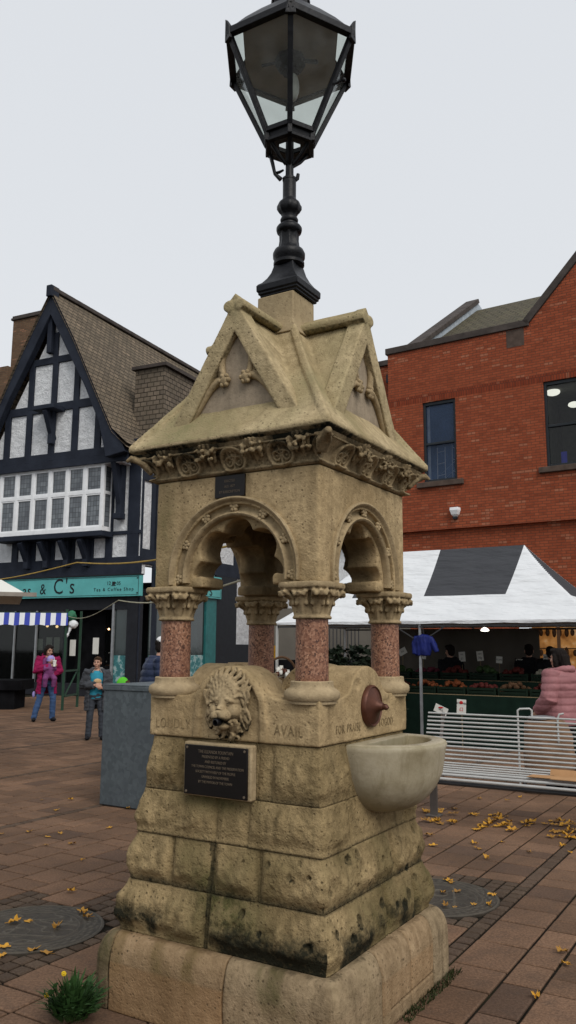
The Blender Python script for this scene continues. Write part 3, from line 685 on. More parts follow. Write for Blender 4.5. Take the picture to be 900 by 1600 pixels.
def wl(p, n): return n*(.0016*fbm(p, 40., 2))
obj('lion_mask', lm, M['stone_carved'], fo, smooth=180, remesh=.0030, sm=1, warp=wl,
    attrs={'tone': lambda p, n: 0. , 'dirt_shade': lambda p, n: .5*sst(.15, -.6, n.z)+.6*sst(-A-.034, -A-.012, p.y)*(math.hypot(p.x-LX, p.z-LZ) > .05)+max(.42*sst(.020, .006, (Vector((p.x, 0, p.z))-Vector((L(e_*.042, 0, -.002).x, 0, L(0, 0, -.002).z))).length) for e_ in (-1, 1))+.6*sst(.03, .012, math.hypot((p.x-LX)*.6, p.z-L(0, 0, -.082).z)), 'moss': lambda p, n: .0})  # grime, with dark eye hollows and mouth painted in as shade
sm_ = MB().lathe([(.0165, 0), (.0165, .03), (.012, .034), (.012, .004)], 16, m=Matrix.Rotation(R(90), 4, 'X'), cap=False)
sm_.lathe([(.0121, .002), (.0121, .004)], 12, m=Matrix.Rotation(R(90), 4, 'X'))
o = obj('spout', sm_, M['iron'], fo); o.location = L(-.004, .150, -.083)
# ---- plaque on its stone backing
pq = MB().span((-.222, -.535, .965), (.163, -.49, 1.208)); obj('plaque_backing', pq, M['stone_smooth'], fo, bevel=.008)
pl = thing_p = MB().span((-.21, -.545, .972), (.147, -.5352, 1.196)); plo = obj('plaque', pl, M['bronze'], fo, bevel=.003)
plo['label'] = 'dark inscribed metal plaque on the front left face'
for i, (b, s, dx) in enumerate((('THE ELEANOR FOUNTAIN', .0205, 0), ('PRESENTED BY A FRIEND', .017, 0), ('AND RESTORED BY', .017, 0), ('THE TOWN COUNCIL AND THE PRESERVATION', .0165, .01), ('SOCIETY WITH HELP OF THE PEOPLE', .0165, 0), ('UNVEILED IN NOVEMBER', .0165, 0), ('BY THE MAYOR OF THE TOWN', .0165, 0))):
    text('inscription_line', b, s, M['bronze_letter'], plo, (-.03+dx, -.5456, 1.168-.0225*i), ext=.0008, sx=.82)
for x in (-.195, .132):
    for z in (.985, 1.183): obj('screw', MB().lathe([(.006, 0), (.006, .003), (.001, .004)], 10, m=Matrix.Rotation(R(90), 4, 'X')), M['bronze_letter'], plo).location = (x, -.5452, z)
sp2 = MB().span((-.102, -.4975, 2.374), (.076, -.4865, 2.484)); sp2o = obj('small_plaque', sp2, M['bronze'], fo, bevel=.002)
for i, b in enumerate(('ERECTED', 'A.D. 1877', 'BY SUBSCRIPTION')): text('inscription_line', b, .018, M['bronze_letter'], sp2o, (-.013, -.4979, 2.455-.027*i), ext=.0006, sx=.85)
# ---- copper disc and its spout on the right face
mR = RZ[1] @ Matrix.Translation((.028, -A, 1.368)) @ Matrix.Rotation(R(90), 4, 'X')
dm = MB().lathe([(.101, 0), (.101, .016), (.094, .024), (.088, .018), (.06, .032), (.036, .042), (.022, .058), (.018, .07), (.012, .074), (.002, .0745)], 36)
dm.xform(mR); obj('copper_disc', dm, M['copper'], fo, smooth=50)
sn = MB().tube([mR @ Vector((0, 0, .05)), mR @ Vector((0, -.002, .085)), mR @ Vector((0, -.010, .094))], [.013, .015, .011], 12); obj('spout', sn, M['copper'], fo)
# ---- marble basin
bmB = MB(); BX, BY = .488, .132; nA = 44
def bring(rx, ry, z, inner=False):
    pts = []
    for i in range(nA+1):
        a = R(-90+180*i/nA); ca_, sa_ = math.cos(a), math.sin(a)
        e_ = 2/2.15; x = math.copysign(abs(ca_)**e_, ca_)*rx; y = math.copysign(abs(sa_)**e_, sa_)*ry
        pts.append(Vector((BX+x, BY+y, z)))
    pts += [Vector((BX-.06, BY+ry, z)), Vector((BX-.06, BY-ry, z))]
    return pts
rings = []
for q in [0, .06, .14, .24, .36, .5, .65, .8, .92, 1.0]:
    f = q**.75; rings.append(bring(max(.03, .322*f-.003), max(.04, .327*f), .864+.306*(1-math.sqrt(max(0, 1-q**2.0)))**1.0*1.0 if q < 1 else 1.17))
rings += [bring(.325, .330, 1.185), bring(.320, .326, 1.198), bring(.31, .318, 1.2025)]
def iring(rx, ry, z):
    pts = []
    for i in range(nA+1):
        a = R(-90+180*i/nA); ca_, sa_ = math.cos(a), math.sin(a); e_ = 2/2.2
        pts.append(Vector((BX+.045+math.copysign(abs(ca_)**e_, ca_)*rx, BY+math.copysign(abs(sa_)**e_, sa_)*ry, z)))
    pts += [Vector((BX+.045, BY+ry, z)), Vector((BX+.045, BY-ry, z))]
    return pts
rings += [iring(.205, .255, 1.2025), iring(.195, .246, 1.196), iring(.185, .23, 1.15), iring(.15, .19, 1.09), iring(.06, .08, 1.06)]
bmB.loft(rings)
obj('marble_basin', bmB, M['marble'], fo, smooth=50, attrs={'moss': lambda p, n: min(1., .8*sst(1.12, .95, p.z)*(.4+fbm(p, 5., 2))+(.6 if n.z > .5 and p.z < 1.199 else 0)), 'dirt_shade': lambda p, n: .35*sst(1.17, 1.1, p.z)*(1 if (p.x-BX-.04)**2+(p.y-BY)**2 < .05 and n.z > .2 else 0)})
# ---- columns
CP = [(-.4, -.4), (.395, -.395), (.4, .4), (-.4, .4)]
cb = MB().lathe([(.10, 1.412), (.118, 1.414), (.1275, 1.426), (.129, 1.44), (.125, 1.455), (.113, 1.464), (.106, 1.467), (.100, 1.474), (.0985, 1.487), (.0985, 1.497), (.094, 1.5), (.05, 1.5)], 40)
cb.lathe([(.112, 1.40), (.112, 1.413)], 40)
cs = MB().lathe([(.0765, 1.4995), (.0775, 1.505), (.0765, 1.52), (.0755, 1.7755), (.0755, 1.778)], 36)
cc = MB()
cc.lathe([(.072, 1.777), (.088, 1.779), (.092, 1.786), (.088, 1.793), (.078, 1.797), (.080, 1.84), (.090, 1.88), (.106, 1.908), (.1, 1.92), (.06, 1.922)], 32)
def abac(s, z0, z1):
    pts = []
    for i in range(32):
        a = 2*math.pi*i/32+math.pi/32; q = s/max(abs(math.cos(a)), abs(math.sin(a))); q = min(q, s*1.22); pts.append((q*math.cos(a), q*math.sin(a)))
    return MB().loft([[Vector((x*.97, y*.97, z0)) for x, y in pts], [Vector((x, y, z0+.008)) for x, y in pts], [Vector((x, y, z1-.008)) for x, y in pts], [Vector((x*.97, y*.97, z1)) for x, y in pts]])
cc.join(abac(.130, 1.917, 1.946)); cc.join(abac(.118, 1.905, 1.918))
for i in range(8):                                                       # leaves: big at the corners, small between
    a = R(45*i); big = i % 2; r1 = .150 if big else .124; dv = Vector((math.cos(a), math.sin(a), 0)); tv = Vector((-math.sin(a), math.cos(a), 0))
    P = [dv*.076+Vector((0, 0, 1.80)), dv*.084+Vector((0, 0, 1.84)), dv*.099+Vector((0, 0, 1.875)), dv*(r1-.012)+Vector((0, 0, 1.903)), dv*r1+Vector((0, 0, 1.898)), dv*(r1-.004)+Vector((0, 0, 1.88))]
    cc.tube(P, [.012, .016, .017, .018, .016, .008], 8)
    for s in (-1, 1):
        Q = [p+tv*s*(.012+.006*j) for j, p in enumerate(P[:5])]; cc.tube(Q, [.007, .009, .010, .012, .009], 7)
        cc.ball(dv*(r1-.004)+tv*s*.022+Vector((0, 0, 1.889)), (.012, .012, .012), 8, 6)
        cc.ball(dv*.096+tv*s*.026+Vector((0, 0, 1.85)), (.010, .010, .014), 8, 6)
capme = None
for i, (x, y) in enumerate(CP):
    o = obj('column', cb if i == 0 else base0.data, M['stone_smooth'], fo, smooth=45) if i == 0 else copy_obj(base0, fo)
    if i == 0:
        base0 = o; sh0 = obj('shaft', cs, M['granite'], o, smooth=45)
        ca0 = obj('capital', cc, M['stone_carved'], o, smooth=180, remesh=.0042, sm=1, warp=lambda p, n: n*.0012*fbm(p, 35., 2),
                  attrs={'tone': lambda p, n: 0., 'dirt_shade': lambda p, n: .5*sst(.1, -.7, n.z), 'moss': lambda p, n: 0.})
    else:
        s_ = copy_obj(sh0, o); c_ = copy_obj(ca0, o)
        s_.rotation_euler.z = i*1.1
    o.location = (x, y, 0)
# ---- arcade: four walls, each pierced by a cusped arch
ZC, RO = 1.995, .345
def foil(th, d=.178, rho=.092):
    best = 0
    for c_ in (-6, 42, 90, 138, 186):
        q = th-R(c_); s2_ = rho*rho-(d*math.sin(q))**2
        if s2_ > 0 and math.cos(q) > 0: best = max(best, d*math.cos(q)+math.sqrt(s2_))
    return best
wall = MB()
def archwall(y0, y1, opening, xo0, xo1, z0=1.944, z1=2.489):
    "wall slab between y0 (outer) and y1 (inner) with mitred ends"
    n = len(opening)
    def ringp(y, xo): return [Vector((-xo, y, z0))]+[Vector((-xo, y, z1)), Vector((xo, y, z1)), Vector((xo, y, z0))]+[Vector((x, y, z)) for x, z in opening]
    a, b = ringp(y0, xo0), ringp(y1, xo1)
    return MB().add(a+b, [tuple(range(n+4))[::-1], tuple(range(n+4, 2*(n+4)))]+[(i, (i+1) % (n+4), n+4+(i+1) % (n+4), n+4+i) for i in range(n+4)])
circ = [(RO, 1.944)]+[(RO*math.cos(R(180*i/48)), ZC+RO*math.sin(R(180*i/48))) for i in range(49)]+[(-RO, 1.944)]
fo_pts = [(.205, 1.944), (.205, 1.985), (.222, 2.0)]+[(foil(R(a))*math.cos(R(a)), ZC+.012+foil(R(a))*math.sin(R(a))) for a in [-4+188*i/150 for i in range(151)]]+[(-.222, 2.0), (-.205, 1.985), (-.205, 1.944)]
for k in range(4):
    wall.join(archwall(-.485, -.415, circ, .472, .415).xform(RZ[k]))
    wall.join(archwall(-.445, -.265, fo_pts, .445, .265).xform(RZ[k]))
for k in range(4): wall.join(MB().box((.455, -.455, 2.2165), (.052, .052, .545), rz=R(0)).xform(RZ[k]))
wall.span((-.47, -.47, 2.43), (.47, .47, 2.489))
def ww(p, n): return n*(.0018*fbm(p, 8., 3))
def soot(p, n):
    q = .3*sst(2.40, 2.487, p.z)*sst(-.2, .3, fbm(p, 3., 2))
    if max(abs(p.x), abs(p.y)) < .43: q += .06
    return q
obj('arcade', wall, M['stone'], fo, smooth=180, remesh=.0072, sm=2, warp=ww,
    attrs={'dirt_shade': soot, 'moss': lambda p, n: .7*sst(-.30, -.46, p.x*1.0)*max(0, fbm(p, 4., 2)+.4)*(p.y < -.4)+.15*max(0, fbm(p, 3., 2)), 'tone': lambda p, n: .12*sst(.1, .4, fbm(p, 6., 2))+.8*sst(.432, .36, max(abs(p.x), abs(p.y)))})  # tone paints the shaded inside of the arches darker
# mouldings of each arch: hood roll, hollow with bosses, inner roll
am = MB()
def sweep(mb_, prof, a0=-6, a1=186, n=56):
    rings_ = []
    for i in range(n+1):
        a = R(a0+(a1-a0)*i/n); rings_.append([Vector(((q[0])*math.cos(a), -A-q[1], ZC+q[0]*math.sin(a))) for q in prof])
    mb_.loft(rings_, cap=True, closed=True)
sweep(am, [(.374, -.03), (.384, .002), (.382, .014), (.374, .018), (.366, .014), (.362, .004), (.352, -.002), (.345, -.012), (.345, -.05)])
sweep(am, [(.352, -.045), (.345, -.018), (.335, -.028), (.322, -.028), (.314, -.02), (.308, -.006), (.300, .0), (.291, -.004), (.287, -.016), (.284, -.05)])
for i in range(7):
    a = R(-2+184*i/6); cpt = Vector((.331*math.cos(a), -A+.016, ZC+.331*math.sin(a)))
    am.ball(cpt, (.016, .014, .016), 10, 8)
    for q in range(5):
        b = a+R(72*q); am.ball(cpt+Vector((.016*math.cos(b), -.004, .016*math.sin(b))), (.011, .012, .011), 8, 6)
amo = obj('arch_moulding', am, M['stone_carved'], fo, smooth=50)
for k in (1, 2, 3): copy_obj(amo, fo, RZ[k].copy())
# ---- carved cornice
def ef(z): q = (z-2.491)/(2.632-2.491); return .004+.012*sst(.0, .07, q)*sst(.16, .1, q)+.082*sst(.12, 1.05, q)**1.3
RB = {0: [-.525, -.255, .02, .292, .54], 1: [-.31, -.04, .222, .46]}
def dfr(k, x, z):
    d = 0.; zc = 2.548
    for c_ in RB[k % 2]:
        q = math.hypot((x-c_)/.072, (z-zc)/.056)
        if q < 1.12:
            d = max(d, .018*sst(1.12, 1.0, q)*sst(.72, .86, q))
            dx, dz = abs(x-c_), z-zc
            if q < .84:
                q2 = math.hypot(dx-.027, dz+.004); d = max(d, .015*sst(.008, .002, abs(q2-.019)), .013*sst(.009, .003, q2), .015*sst(.007, .002, dx)*(dz < .02), .012*sst(.007, .002, abs(math.hypot(dx-.012, dz-.03)-.012)))
    m_ = min(abs(x-.5*(RB[k % 2][i]+RB[k % 2][i+1])) for i in range(len(RB[k % 2])-1))
    if m_ < .05:                                                         # leaf between roundels, widening upward
        wv = .014+.034*sst(2.51, 2.62, z)
        if m_ < wv: d = max(d, .022*(1-(m_/wv)**2)*sst(2.5, 2.56, z)*(.8+.3*math.cos(m_*260)))
    return d+.0025*fbm((x+k*3, z, 1.), 22., 2)
def frd(k, x, z, d): return (.44 if k == 0 else .32)+.55*sst(2.53, 2.61, z)*(1. if k == 0 else .5)*sst(-.35, .35, fbm((x*1.3+k*2, z, 4.), 4., 2)+(.25 if k == 0 else -.1))-(.18 if d > .012 else 0)  # grime plus painted eave shade, heaviest on the front left face
perim('cornice', zr(2.491, 2.632, 44), ef, dfr, M['stone_carved'], {'dirt_shade': frd, 'tone': lambda k, x, z, d: .05, 'moss': lambda k, x, z, d: 0.}, ns=240, rc=.006, blend=.02)
lf = MB(); rng = random.Random(4)
for k in range(4):                                                       # hooked leaf tips under the eaves
    cs_ = RB[k % 2]; m_ = MB()
    for i in range(len(cs_)-1):
        xm = .5*(cs_[i]+cs_[i+1])
        for s in (-1, 0, 1):
            for q in range(7):
                c_ = Vector((xm+s*.036+rng.uniform(-.018, .018), -.545-.035*rng.random()-.01*(s == 0), 2.612-.045*rng.random()-.012*abs(s)))
                m_.ball(c_, (rng.uniform(.008, .017), rng.uniform(.007, .012), rng.uniform(.006, .014)), 8, 6, Matrix.Rotation(rng.uniform(-1.2, 1.2), 4, 'Y') @ Matrix.Rotation(rng.uniform(-.6, .6), 4, 'X'))
            m_.tube([(xm+s*.03, -.515, 2.55), (xm+s*.036, -.54, 2.59), (xm+s*.05, -.568, 2.612), (xm+s*.06, -.578, 2.600)], [.009, .012, .010, .006], 6)
    for q in (-.03, 0, .03): m_.tube([(.505+q*.3, -.505+q*.3, 2.54), (.535+q*.5, -.535+q*.5, 2.585), (.572+q*.4, -.572-q*.4, 2.615), (.585+q*.5, -.585-q*.5, 2.596)], [.014, .018, .018, .008], 7)
    lf.join(m_.xform(RZ[k]))
for k in range(4): lf.join(MB().span((-.57, -.56, 2.604), (.57, -.50, 2.618)).xform(RZ[k]))
obj('leaf_carving', lf, M['stone_carved'], fo, smooth=180, remesh=.0045, sm=0, attrs={'dirt_shade': lambda p, n: .42, 'tone': lambda p, n: .1, 'moss': lambda p, n: 0.})
# ---- roof
rf = MB(); ER = .108
def sq(h, z, r=.0): return [Vector((x, y, z)) for x, y in ((-h, -h), (h, -h), (h, h), (-h, h))]
rf.loft([sq(A+.07, 2.628), sq(A+ER-.02, 2.632), sq(A+ER, 2.645), sq(A+ER+.004, 2.662), sq(A+ER-.012, 2.682), sq(.485, 2.80), sq(.30, 3.065), sq(.160, 3.30), sq(.125, 3.36)])
for k in range(4):
    rf.join(MB().tube([(.585, -.585, 2.66), (.482, -.482, 2.80), (.295, -.295, 3.068), (.152, -.152, 3.31), (.125, -.125, 3.36)], [.022, .026, .028, .026, .024], 4).xform(RZ[k]))
GA, GZ0, GZ1 = .355, 2.80, 3.375                                         # gables
for k in range(4):
    g = MB(); y0 = -.445
    g.prism([(-GA-.022, y0, GZ0-.045), (GA+.022, y0, GZ0-.045), (0, y0, GZ1-.012)], (0, .40, 0)); rf.join(g.xform(RZ[k]))
def wr(p, n): return n*(.0022*fbm(p, 7., 3))
obj('roof', rf, M['stone_roof'], fo, smooth=180, remesh=.0075, sm=2, warp=wr,
    attrs={'moss': lambda p, n: .8*max(0, fbm(p, 2.2, 3)+.35)*(n.z > .15), 'dirt_shade': lambda p, n: .6*sst(-.3, -.7, n.z)*(p.z < 2.68)+.34*sst(2.67, 2.64, p.z)*sst(-.1, .5, fbm(p, 7., 3)), 'tone': lambda p, n: 0.})
gm = MB()                                                                # raking copings, with a recess between them
for s in (-1, 1):
    gm.prism([(s*(GA+.040), -.505, GZ0-.055), (s*.004, -.505, GZ1+.016), (s*.004, -.505, GZ1-.158), (s*(GA-.068), -.505, GZ0-.055)], (0, .10, 0))
gm.prism([(-.03, -.501, GZ1-.04), (.03, -.501, GZ1-.04), (.034, -.501, GZ1+.02), (.0, -.501, GZ1+.055), (-.034, -.501, GZ1+.02)], (0, .06, 0))
for s in (-1, 1): gm.tube([(s*.036, -.512, GZ1-.012), (s*.036, -.06, GZ1-.012)], .030, 12)
gm.prism([(-.045, -.5, GZ1-.012), (.045, -.5, GZ1-.012), (0., -.5, GZ1+.052)], (0, .40, 0))
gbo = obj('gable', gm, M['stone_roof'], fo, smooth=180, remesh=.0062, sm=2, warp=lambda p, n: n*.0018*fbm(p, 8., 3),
          attrs={'moss': lambda p, n: .45*max(0, fbm(p, 2.5, 3)+.3), 'dirt_shade': lambda p, n: .55*sst(-.1, -.7, n.z), 'tone': lambda p, n: 0.})
tym = MB().prism([(-.30, -.4445, GZ0-.03), (.30, -.4445, GZ0-.03), (0, -.4445, GZ1-.12)], (0, .02, 0)); tyo = obj('tympanum', tym, M['stone_tymp'], gbo, smooth=0)
tr_ = MB()
zb = GZ0+.005
for s in (-1, 1):
    # side arcs springing from the foot to a boss, then up to the point
    P1 = [Vector((s*(.262-.26*q*.72), -.458, zb+.02+.215*math.sin(R(90)*q**.8))) for q in [i/10 for i in range(11)]]
    bx, bz = .075, zb+.185
    P1 = [Vector((s*(.265-(.265-bx)*q), -.458, zb+.0+(bz-zb)*math.sin(R(90)*q))) for q in [i/10 for i in range(11)]]
    P2 = [Vector((s*(bx+.028*math.sin(math.pi*q)*(1)-bx*q**2.2), -.458, bz+(GZ1-.14-bz)*q)) for q in [i/10 for i in range(11)]]
    for P in (P1, P2):
        tr_.tube(P, .019, 8); tr_.tube([p+Vector((s*.024, .004, .012)) for p in P], .010, 6)
    c_ = Vector((s*bx*.86, -.466, bz-.01)); tr_.ball(c_, (.030, .02, .030), 12, 8)
    for q in range(6): tr_.ball(c_+Vector((.026*math.cos(R(60*q)), -.006, .026*math.sin(R(60*q)))), (.013, .013, .013), 8, 6)
    tr_.prism([(s*.33, -.462, zb-.02), (s*.015, -.462, GZ1-.128), (s*.0, -.462, GZ1-.155), (s*.285, -.462, zb-.02)], (0, .02, 0))
tro = obj('tracery', tr_, M['stone_carved'], gbo, smooth=50); tro.location.y = -.016; tyo.location.y = -.018
for k in (1, 2, 3):
    g = copy_obj(gbo, fo, RZ[k].copy()); copy_obj(tyo, g); copy_obj(tro, g)
pr = MB().loft([sq(.158, 3.325), sq(.128, 3.39), sq(.119, 3.425), sq(.117, 3.44), sq(.1165, 3.576)]); obj('pier', pr, M['stone_smooth'], fo, smooth=30, bevel=.008, attrs={'moss': lambda p, n: .15, 'tone': lambda p, n: 0., 'dirt_shade': lambda p, n: .0})

# ================================================================== LAMP
lp = thing('street_lantern', 'black iron lantern with six glass sides on a turned post on top of the fountain', 'street lamp', (-.004, FC[1], 3.578), 0)
Z = 3.578
def zz(l): return [(r_, z-Z) for r_, z in l]
bs = MB(); mrot = Matrix.Rotation(-YAW, 4, 'Z')
def sqz(h, z): return [mrot @ Vector((x*h, y*h, z-Z)) for x, y in ((-1, -1), (1, -1), (1, 1), (-1, 1))]
bs.loft([sqz(.117, 3.5785), sqz(.117, 3.592), sqz(.126, 3.594), sqz(.126, 3.607), sqz(.133, 3.611), sqz(.134, 3.645), sqz(.128, 3.655), sqz(.112, 3.668), sqz(.090, 3.70), sqz(.074, 3.735), sqz(.064, 3.775), sqz(.06, 3.79)])
obj('post_base', bs, M['iron'], lp, smooth=30, bevel=.004)
flu = lambda t, z: 1+.07*math.cos(8*t) if (3.885-Z < z < 3.985-Z or 4.11-Z < z < 4.175-Z) else 1.
pp = MB().lathe(zz([(.058, 3.77), (.08, 3.783), (.088, 3.79), (.088, 3.806), (.078, 3.812), (.080, 3.82), (.091, 3.835), (.092, 3.86), (.083, 3.88), (.062, 3.893), (.056, 3.91), (.052, 3.94), (.053, 3.97), (.058, 3.985), (.070, 3.992), (.0735, 4.005), (.0735, 4.018), (.066, 4.03), (.046, 4.037), (.044, 4.05), (.050, 4.056), (.052, 4.07), (.047, 4.082), (.040, 4.09), (.042, 4.102), (.056, 4.115), (.067, 4.135), (.067, 4.155), (.060, 4.175), (.046, 4.188), (.040, 4.2), (.0385, 4.21), (.0385, 4.315), (.041, 4.317), (.041, 4.33), (.026, 4.335), (.0235, 4.36), (.0235, 4.56), (.02, 4.6)]), 32, squash=flu)
obj('post', pp, M['iron'], lp, smooth=45)
N6 = [R(-90+60*i) for i in range(6)]
def hx(r, z, k): return Vector((r*math.cos(N6[k % 6]), r*math.sin(N6[k % 6]), z-Z))
R0, Z0, R1, Z1 = .152, 4.585, .405, 5.11
fm = MB()
for k in range(6):
    fm.bar(hx(R0, Z0-.01, k), hx(R1, Z1, k), .031, .026, up=hx(1, Z, k)-Vector((0, 0, 0)))
    fm.bar(hx(R1, Z1, k), hx(R1, Z1, k+1), .04, .042); fm.bar(hx(R0, Z0, k), hx(R0, Z0, k+1), .034, .03)
    fm.bar(hx(R0-.01, Z0-.060, k), hx(R0-.01, Z0-.060, k+1), .03, .02)
    fm.bar(hx(R0-.002, Z0-.066, k), hx(R0-.002, Z0+.01, k), .026, .026)
    a, b = hx(R0, Z0-.01, k), hx(R0, Z0-.01, k+1); c_, d_ = hx(R0-.01, Z0-.07, k), hx(R0-.01, Z0-.07, k+1); fm.add([a, b, d_, c_], [(0, 1, 2, 3)])
    # peaked ear at each upper corner
    q = hx(R1+.012, Z1, k); e_ = Vector((math.cos(N6[k]), math.sin(N6[k]), 0)); tq = Vector((-e_.y, e_.x, 0))
    fm.prism([q-tq*.03+Vector((0, 0, -.05)), q+tq*.03+Vector((0, 0, -.05)), q+tq*.022+Vector((0, 0, .03)), q+e_*.015+Vector((0, 0, .075)), q-tq*.022+Vector((0, 0, .03))], e_*-.02)
obj('lantern_frame', fm, M['iron'], lp, smooth=0, bevel=.003)
for k in range(6):
    g = MB().add([hx(R0-.006, Z0, k), hx(R0-.006, Z0, k+1), hx(R1-.012, Z1, k+1), hx(R1-.012, Z1, k)], [(0, 1, 2, 3)])
    obj('glass_pane', g, M['pane'], lp, smooth=0)
rfm = MB(); rr_ = [(R1+.02, Z1+.01), (R1-.02, Z1+.05), (.30, Z1+.15), (.20, Z1+.25), (.115, Z1+.30), (.115, Z1+.36)]
for i in range(5):
    for k in range(6):
        if k in (1, 4) and i < 4: continue
        a_, b_ = rr_[i], rr_[i+1]; rfm.add([hx(a_[0], a_[1], k), hx(a_[0], a_[1], k+1), hx(b_[0], b_[1], k+1), hx(b_[0], b_[1], k)], [(0, 1, 2, 3)])
for k in (1, 4):
    obj('roof_pane', MB().add([hx(r_, z_, q) for r_, z_ in rr_[:5] for q in (k, k+1)], [(2*i, 2*i+1, 2*i+3, 2*i+2) for i in range(4)]), M['pane'], lp, smooth=0)
rfm.lathe(zz([(.115, Z1+.355), (.118, Z1+.36), (.118, Z1+.38), (.10, Z1+.385), (.10, Z1+.45), (.115, Z1+.46), (.115, Z1+.48), (.09, Z1+.53), (.04, Z1+.56), (.02, Z1+.62), (.035, Z1+.65), (.02, Z1+.69), (.002, Z1+.70)]), 20)
obj('lantern_roof', rfm, M['iron'], lp, smooth=30)
xr = .27; yr = R1-.01-xr*math.tan(R(30)); zr_ = Z1-.006-Z
ins = MB().prism([(-xr, -yr, zr_), (0, -R1+.01, zr_), (xr, -yr, zr_), (xr, yr, zr_), (0, R1-.01, zr_), (-xr, yr, zr_)], (0, 0, .008))
obj('reflector', ins, M['lamp_inside'], lp, smooth=0)
lh = MB().lathe(zz([(.09, Z1+.006), (.09, Z1-.05), (.07, Z1-.07), (.05, Z1-.075), (.05, Z1-.10), (.02, Z1-.1)]), 8)
lh.bar((-.05, -.0, Z1-.02-Z), (-.17, .02, Z1-.035-Z), .012, .012); lh.bar((.05, -.02, Z1-.03-Z), (.16, -.06, Z1-.07-Z), .02, .016)
obj('lamp_holder', lh, M['iron'], lp, smooth=20)
obj('bulb', MB().ball((.02, 0, Z1-.19-Z), (.035, .035, .09), 14, 10), plain('frosted_bulb', (.5, .5, .47), .3, .5), lp)
fl = MB().loft([[hx(R0-.03, Z0-.066, k) for k in range(6)], [hx(.07, Z0-.06, k) for k in range(6)]], cap=False); obj('lantern_floor', fl, plain('mesh_floor', (.05, .05, .055), .7, .3, var=.9, scale=60), lp, smooth=0)
br = MB()
br.tube([hx(R0-.02, Z0-.063, 4)+Vector((0, 0, 0)), Vector((-.10, .0, 4.43-Z)), Vector((-.085, 0, 4.36-Z)), Vector((-.05, 0, 4.325-Z))], [.012, .012, .010, .014], 8)
br.tube([Vector((-.085, 0, 4.365-Z)), Vector((-.06, 0, 4.37-Z)), Vector((-.035, 0, 4.385-Z))], [.008, .009, .006], 8)
obj('hook', MB().tube([Vector((.03, 0, 4.315-Z)), Vector((.045, 0, 4.33-Z)), Vector((.05, 0, 4.36-Z))], [.01, .012, .01], 8), M['iron'], lp)
for k in (1, 2, 5, 0): br.tube([hx(R0-.03, Z0-.063, k), hx(.07, Z0-.13, k), hx(.022, Z0-.17, k)], [.012, .011, .012], 8)
lk = MB().tube([hx(R1*.72, Z1-.28, 1), hx(R1*.72+.05, Z1-.275, 1)], .007, 6); lk.ball(hx(R1*.72+.06, Z1-.275, 1), .014, 8, 6); obj('latch', lk, M['iron'], lp)
obj('bracket', br, M['iron'], lp, smooth=45)

# ================================================================== TIMBERED HOUSE
TH = R(25.5); TU = Frame((-4.85, 26.7), TH)
tu = thing('timber_framed_house', 'black and white half timbered corner house with a steep tiled gable and teal shop sign', 'house', TU.o, -TH)
JY = -.62                                                                 # the gable is jettied out this far
def zt(X, Y): return (X/2.647, 420+Y/2.647)                               # from an enlarged crop to picture coordinates
ax, az = TU.on(82, 466, JY-.3); rx_, rz_ = TU.on(199, 694, JY-.1)
GH = rx_-ax                                                               # half span
wl_ = MB()
wl_.span((-12, .0, 4.0), (-.02, .3, 8.6)); wl_.span((-.3, .31, 4.3), (-.02, 22, 7.6)); wl_.span((-.3, 5.4, 0), (-.02, 22, 4.29)); wl_.span((-12, .31, 0), (-11.7, 10, 8))
obj('wall', wl_, M['render_white'], tu, smooth=0)
gzb = TU.on(*zt(225, 815), JY)[1]-.12; gwd = GH*(az-.45-gzb)/(az-rz_)-.35
gw = MB().prism([(ax-gwd, JY, gzb), (ax+gwd, JY, gzb), (ax, JY, az-.8)], (0, JY*-1-.003, 0))
obj('gable_wall', gw, M['render_white'], tu, smooth=0)
# timbers
tb = MB()
def tbar(x0, z0, x1, z1, wd, y, dp=.05): tb.bar((x0, y, z0), (x1, y, z1), dp*2, wd, up=(0, 0, 1)) if abs(x1-x0) > abs(z1-z0) else tb.bar((x0, y, z0), (x1, y, z1), wd, dp*2, up=(0, 1, 0))
Y1 = JY-.012
def edge_in(z): return GH*(az-.45-z)/(az-rz_)*1.0                          # half width inside the bargeboards
def px_z(X, Y): return TU.on(*zt(X, Y), JY)[1]
def px_x(X, Y): return TU.on(*zt(X, Y), JY)[0]
zH = [px_z(240, 377), px_z(210, 577), px_z(225, 795)]
for z, wd in zip(zH, (.25, .30, .55)): tbar(ax-edge_in(z)-.1, z, ax+edge_in(z)+.1, z, wd, Y1)
offs = [(px_x(235, 330)-ax, zH[0], az-1.2, .22)]
for X, Yt in ((135, 480), (230, 480), (322, 480)): offs.append((px_x(X, Yt)-ax, zH[1], zH[0], .24))
for X in (35, 122, 217, 312, 407): offs.append((px_x(X, 690)-ax, zH[2], zH[1], .26))
for k in (1, 2, 3): offs.append((px_x(35, 690)-ax-k*.85, zH[2], zH[1], .26))
for o_, za, zb_, wd in offs: tbar(ax+o_, za, ax+o_, min(zb_, az-.45-abs(o_)*(az-rz_)/GH), wd, Y1-.004)
# lower front wall: posts and rails round the bay
for px, wd in ((174, .28), (211, .46)):
    x = TU.on(px, 780)[0]; tbar(x, 4.2, x, 8.6, wd, -.012)
x = -12
for zc_, wd in ((4.28, .62), (7.95, .3), (5.40, .12)): tbar(-12, zc_, 0.02, zc_, wd, -.016)
for px in (25, 52, 82, 113, 142): x = TU.on(px, 855)[0]; tbar(x, 4.5, x, 5.4, .28, -.012)
for x in (-7.5, -8.4, -9.3, -10.2, -11.1): tbar(x, 4.5, x, 8.6, .28, -.012)
